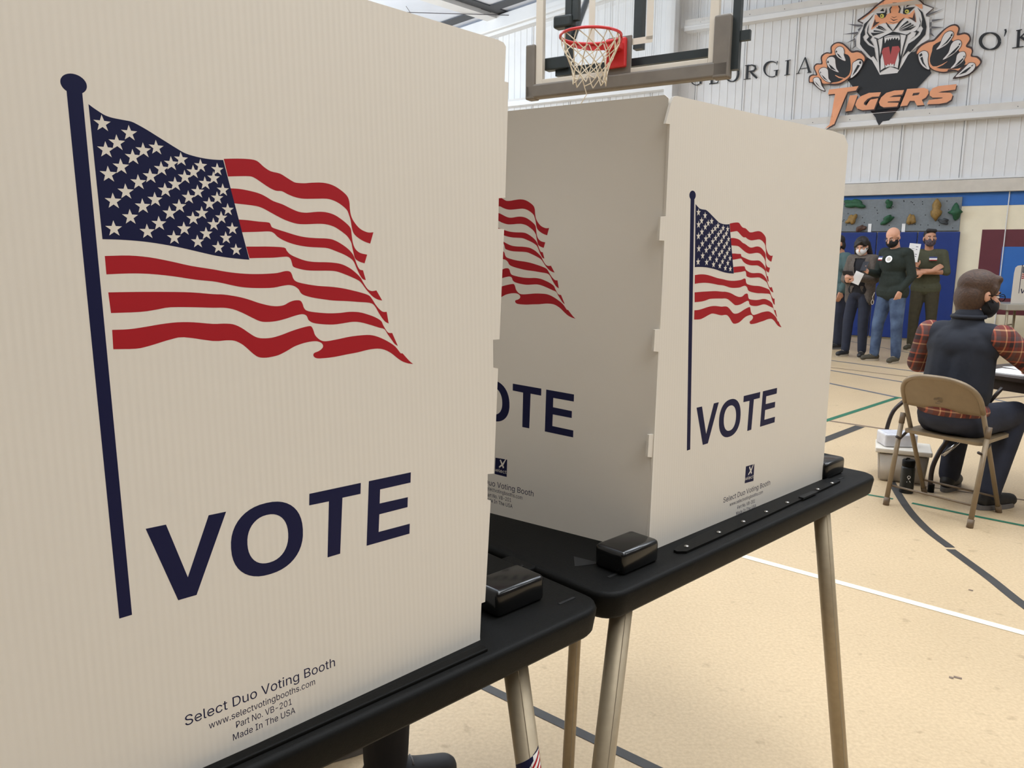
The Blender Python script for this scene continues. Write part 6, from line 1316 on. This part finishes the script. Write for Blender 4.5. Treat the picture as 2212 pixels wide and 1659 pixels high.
b = NB(); lathe(b, bp_, [(0.036, 0.0), (0.039, 0.004), (0.039, 0.150), (0.036, 0.160), (0.033, 0.163)], 28); obj('body', b, M['bottle'], bt_, True)
b = NB(); lathe(b, bp_, [(0.034, 0.163), (0.036, 0.166), (0.036, 0.200), (0.032, 0.204)], 28); cp_ = obj('cap', b, M['black_plastic'], bt_, True)
b = NB(); tube(b, [bp_ + V((-0.02, 0, 0.203)), bp_ + V((-0.012, 0, 0.212)), bp_ + V((0.004, 0, 0.210))], 0.005, 8); obj('spout', b, M['black_plastic'], cp_, True)
vd = V((-bp_.x, -bp_.y, 0)).normalized(); vs_ = V((-vd.y, vd.x, 0))
def onb(x, z): a = (x + 0.008) / 0.0392; return bp_ + vd * (0.0393 * math.cos(a)) + vs_ * (0.0393 * math.sin(a)) + V((0, 0, 0.085 + z))
b = NB(); ribbon(b, [(0.008 * math.cos(t), 0.020 + 0.008 * math.sin(t)) for t in [2 * math.pi * k / 14 for k in range(15)]], 0.0035, onb); ribbon(b, [(-0.010, -0.012), (0.004, 0.012)], 0.0035, onb); ribbon(b, [(0.010, -0.012), (-0.004, 0.012)], 0.0035, onb)
obj('bottle_mark', b, M['white'], bt_)

# ------------------------------------------------------------------ low booth in front of the painted blue rectangle
FY = 11.5
lb = thing('voting_booth', 'white voting booth on a grey stand before the painted blue rectangle, cut by the frame', 'voting booth', tuple(on_y(2230, 665, FY).xy.to_3d()), 0.0, 'white voting booths with flag print')
q = [on_y(*p, FY) for p in ((2183, 656), (2191, 590), (2194, 578), (2199, 574), (2206, 573), (2300, 568), (2292, 656))]
b = NB(); board(b, q, V((0, 1, 0)), 0.006); lp = obj('privacy_panel', b, M['panel'], lb)
T_ = on_y(2203, 634, FY); KF = 0.387 / 0.468
prints(lp, V((KF, 0, 0)), V((0.02, 0, 1)) * KF, T_, V((0, 1, 0)))
M['grey_plastic'] = mat('grey_beige_plastic', (176, 170, 158), 0.5)
c0, c1 = on_y(2167, 656, FY), on_y(2300, 671, FY)
b = NB(); box(b, V(((c0.x + c1.x) / 2, FY + 0.20, (c0.z + c1.z) / 2)), ((c1.x - c0.x) / 2, 0.30, (c0.z - c1.z) / 2), bev=0.015); obj('table_top', b, M['grey_plastic'], lb)
for p0, p1, Y in (((2176, 671), (2166, 764), FY - 0.05), ((2192, 671), (2183, 752), FY + 0.4), ((2292, 671), (2302, 764), FY - 0.05), ((2280, 671), (2288, 752), FY + 0.4)):
    a, e = on_y(*p0, Y), on_y(*p1, Y); a = a + (a - e).normalized() * 0.02; e = e + (e - a) * ((0.0 - e.z) / (e.z - a.z)) if abs(e.z) > 0.001 else e
    b = NB(); tube(b, [a, e], 0.018, 12); obj('leg', b, M['alu'], lb, True)
b = NB(); tube(b, [on_y(2172, 703, FY - 0.05), on_y(2184, 701, FY + 0.4)], 0.012, 8); obj('stretcher', b, M['alu'], lb, True)
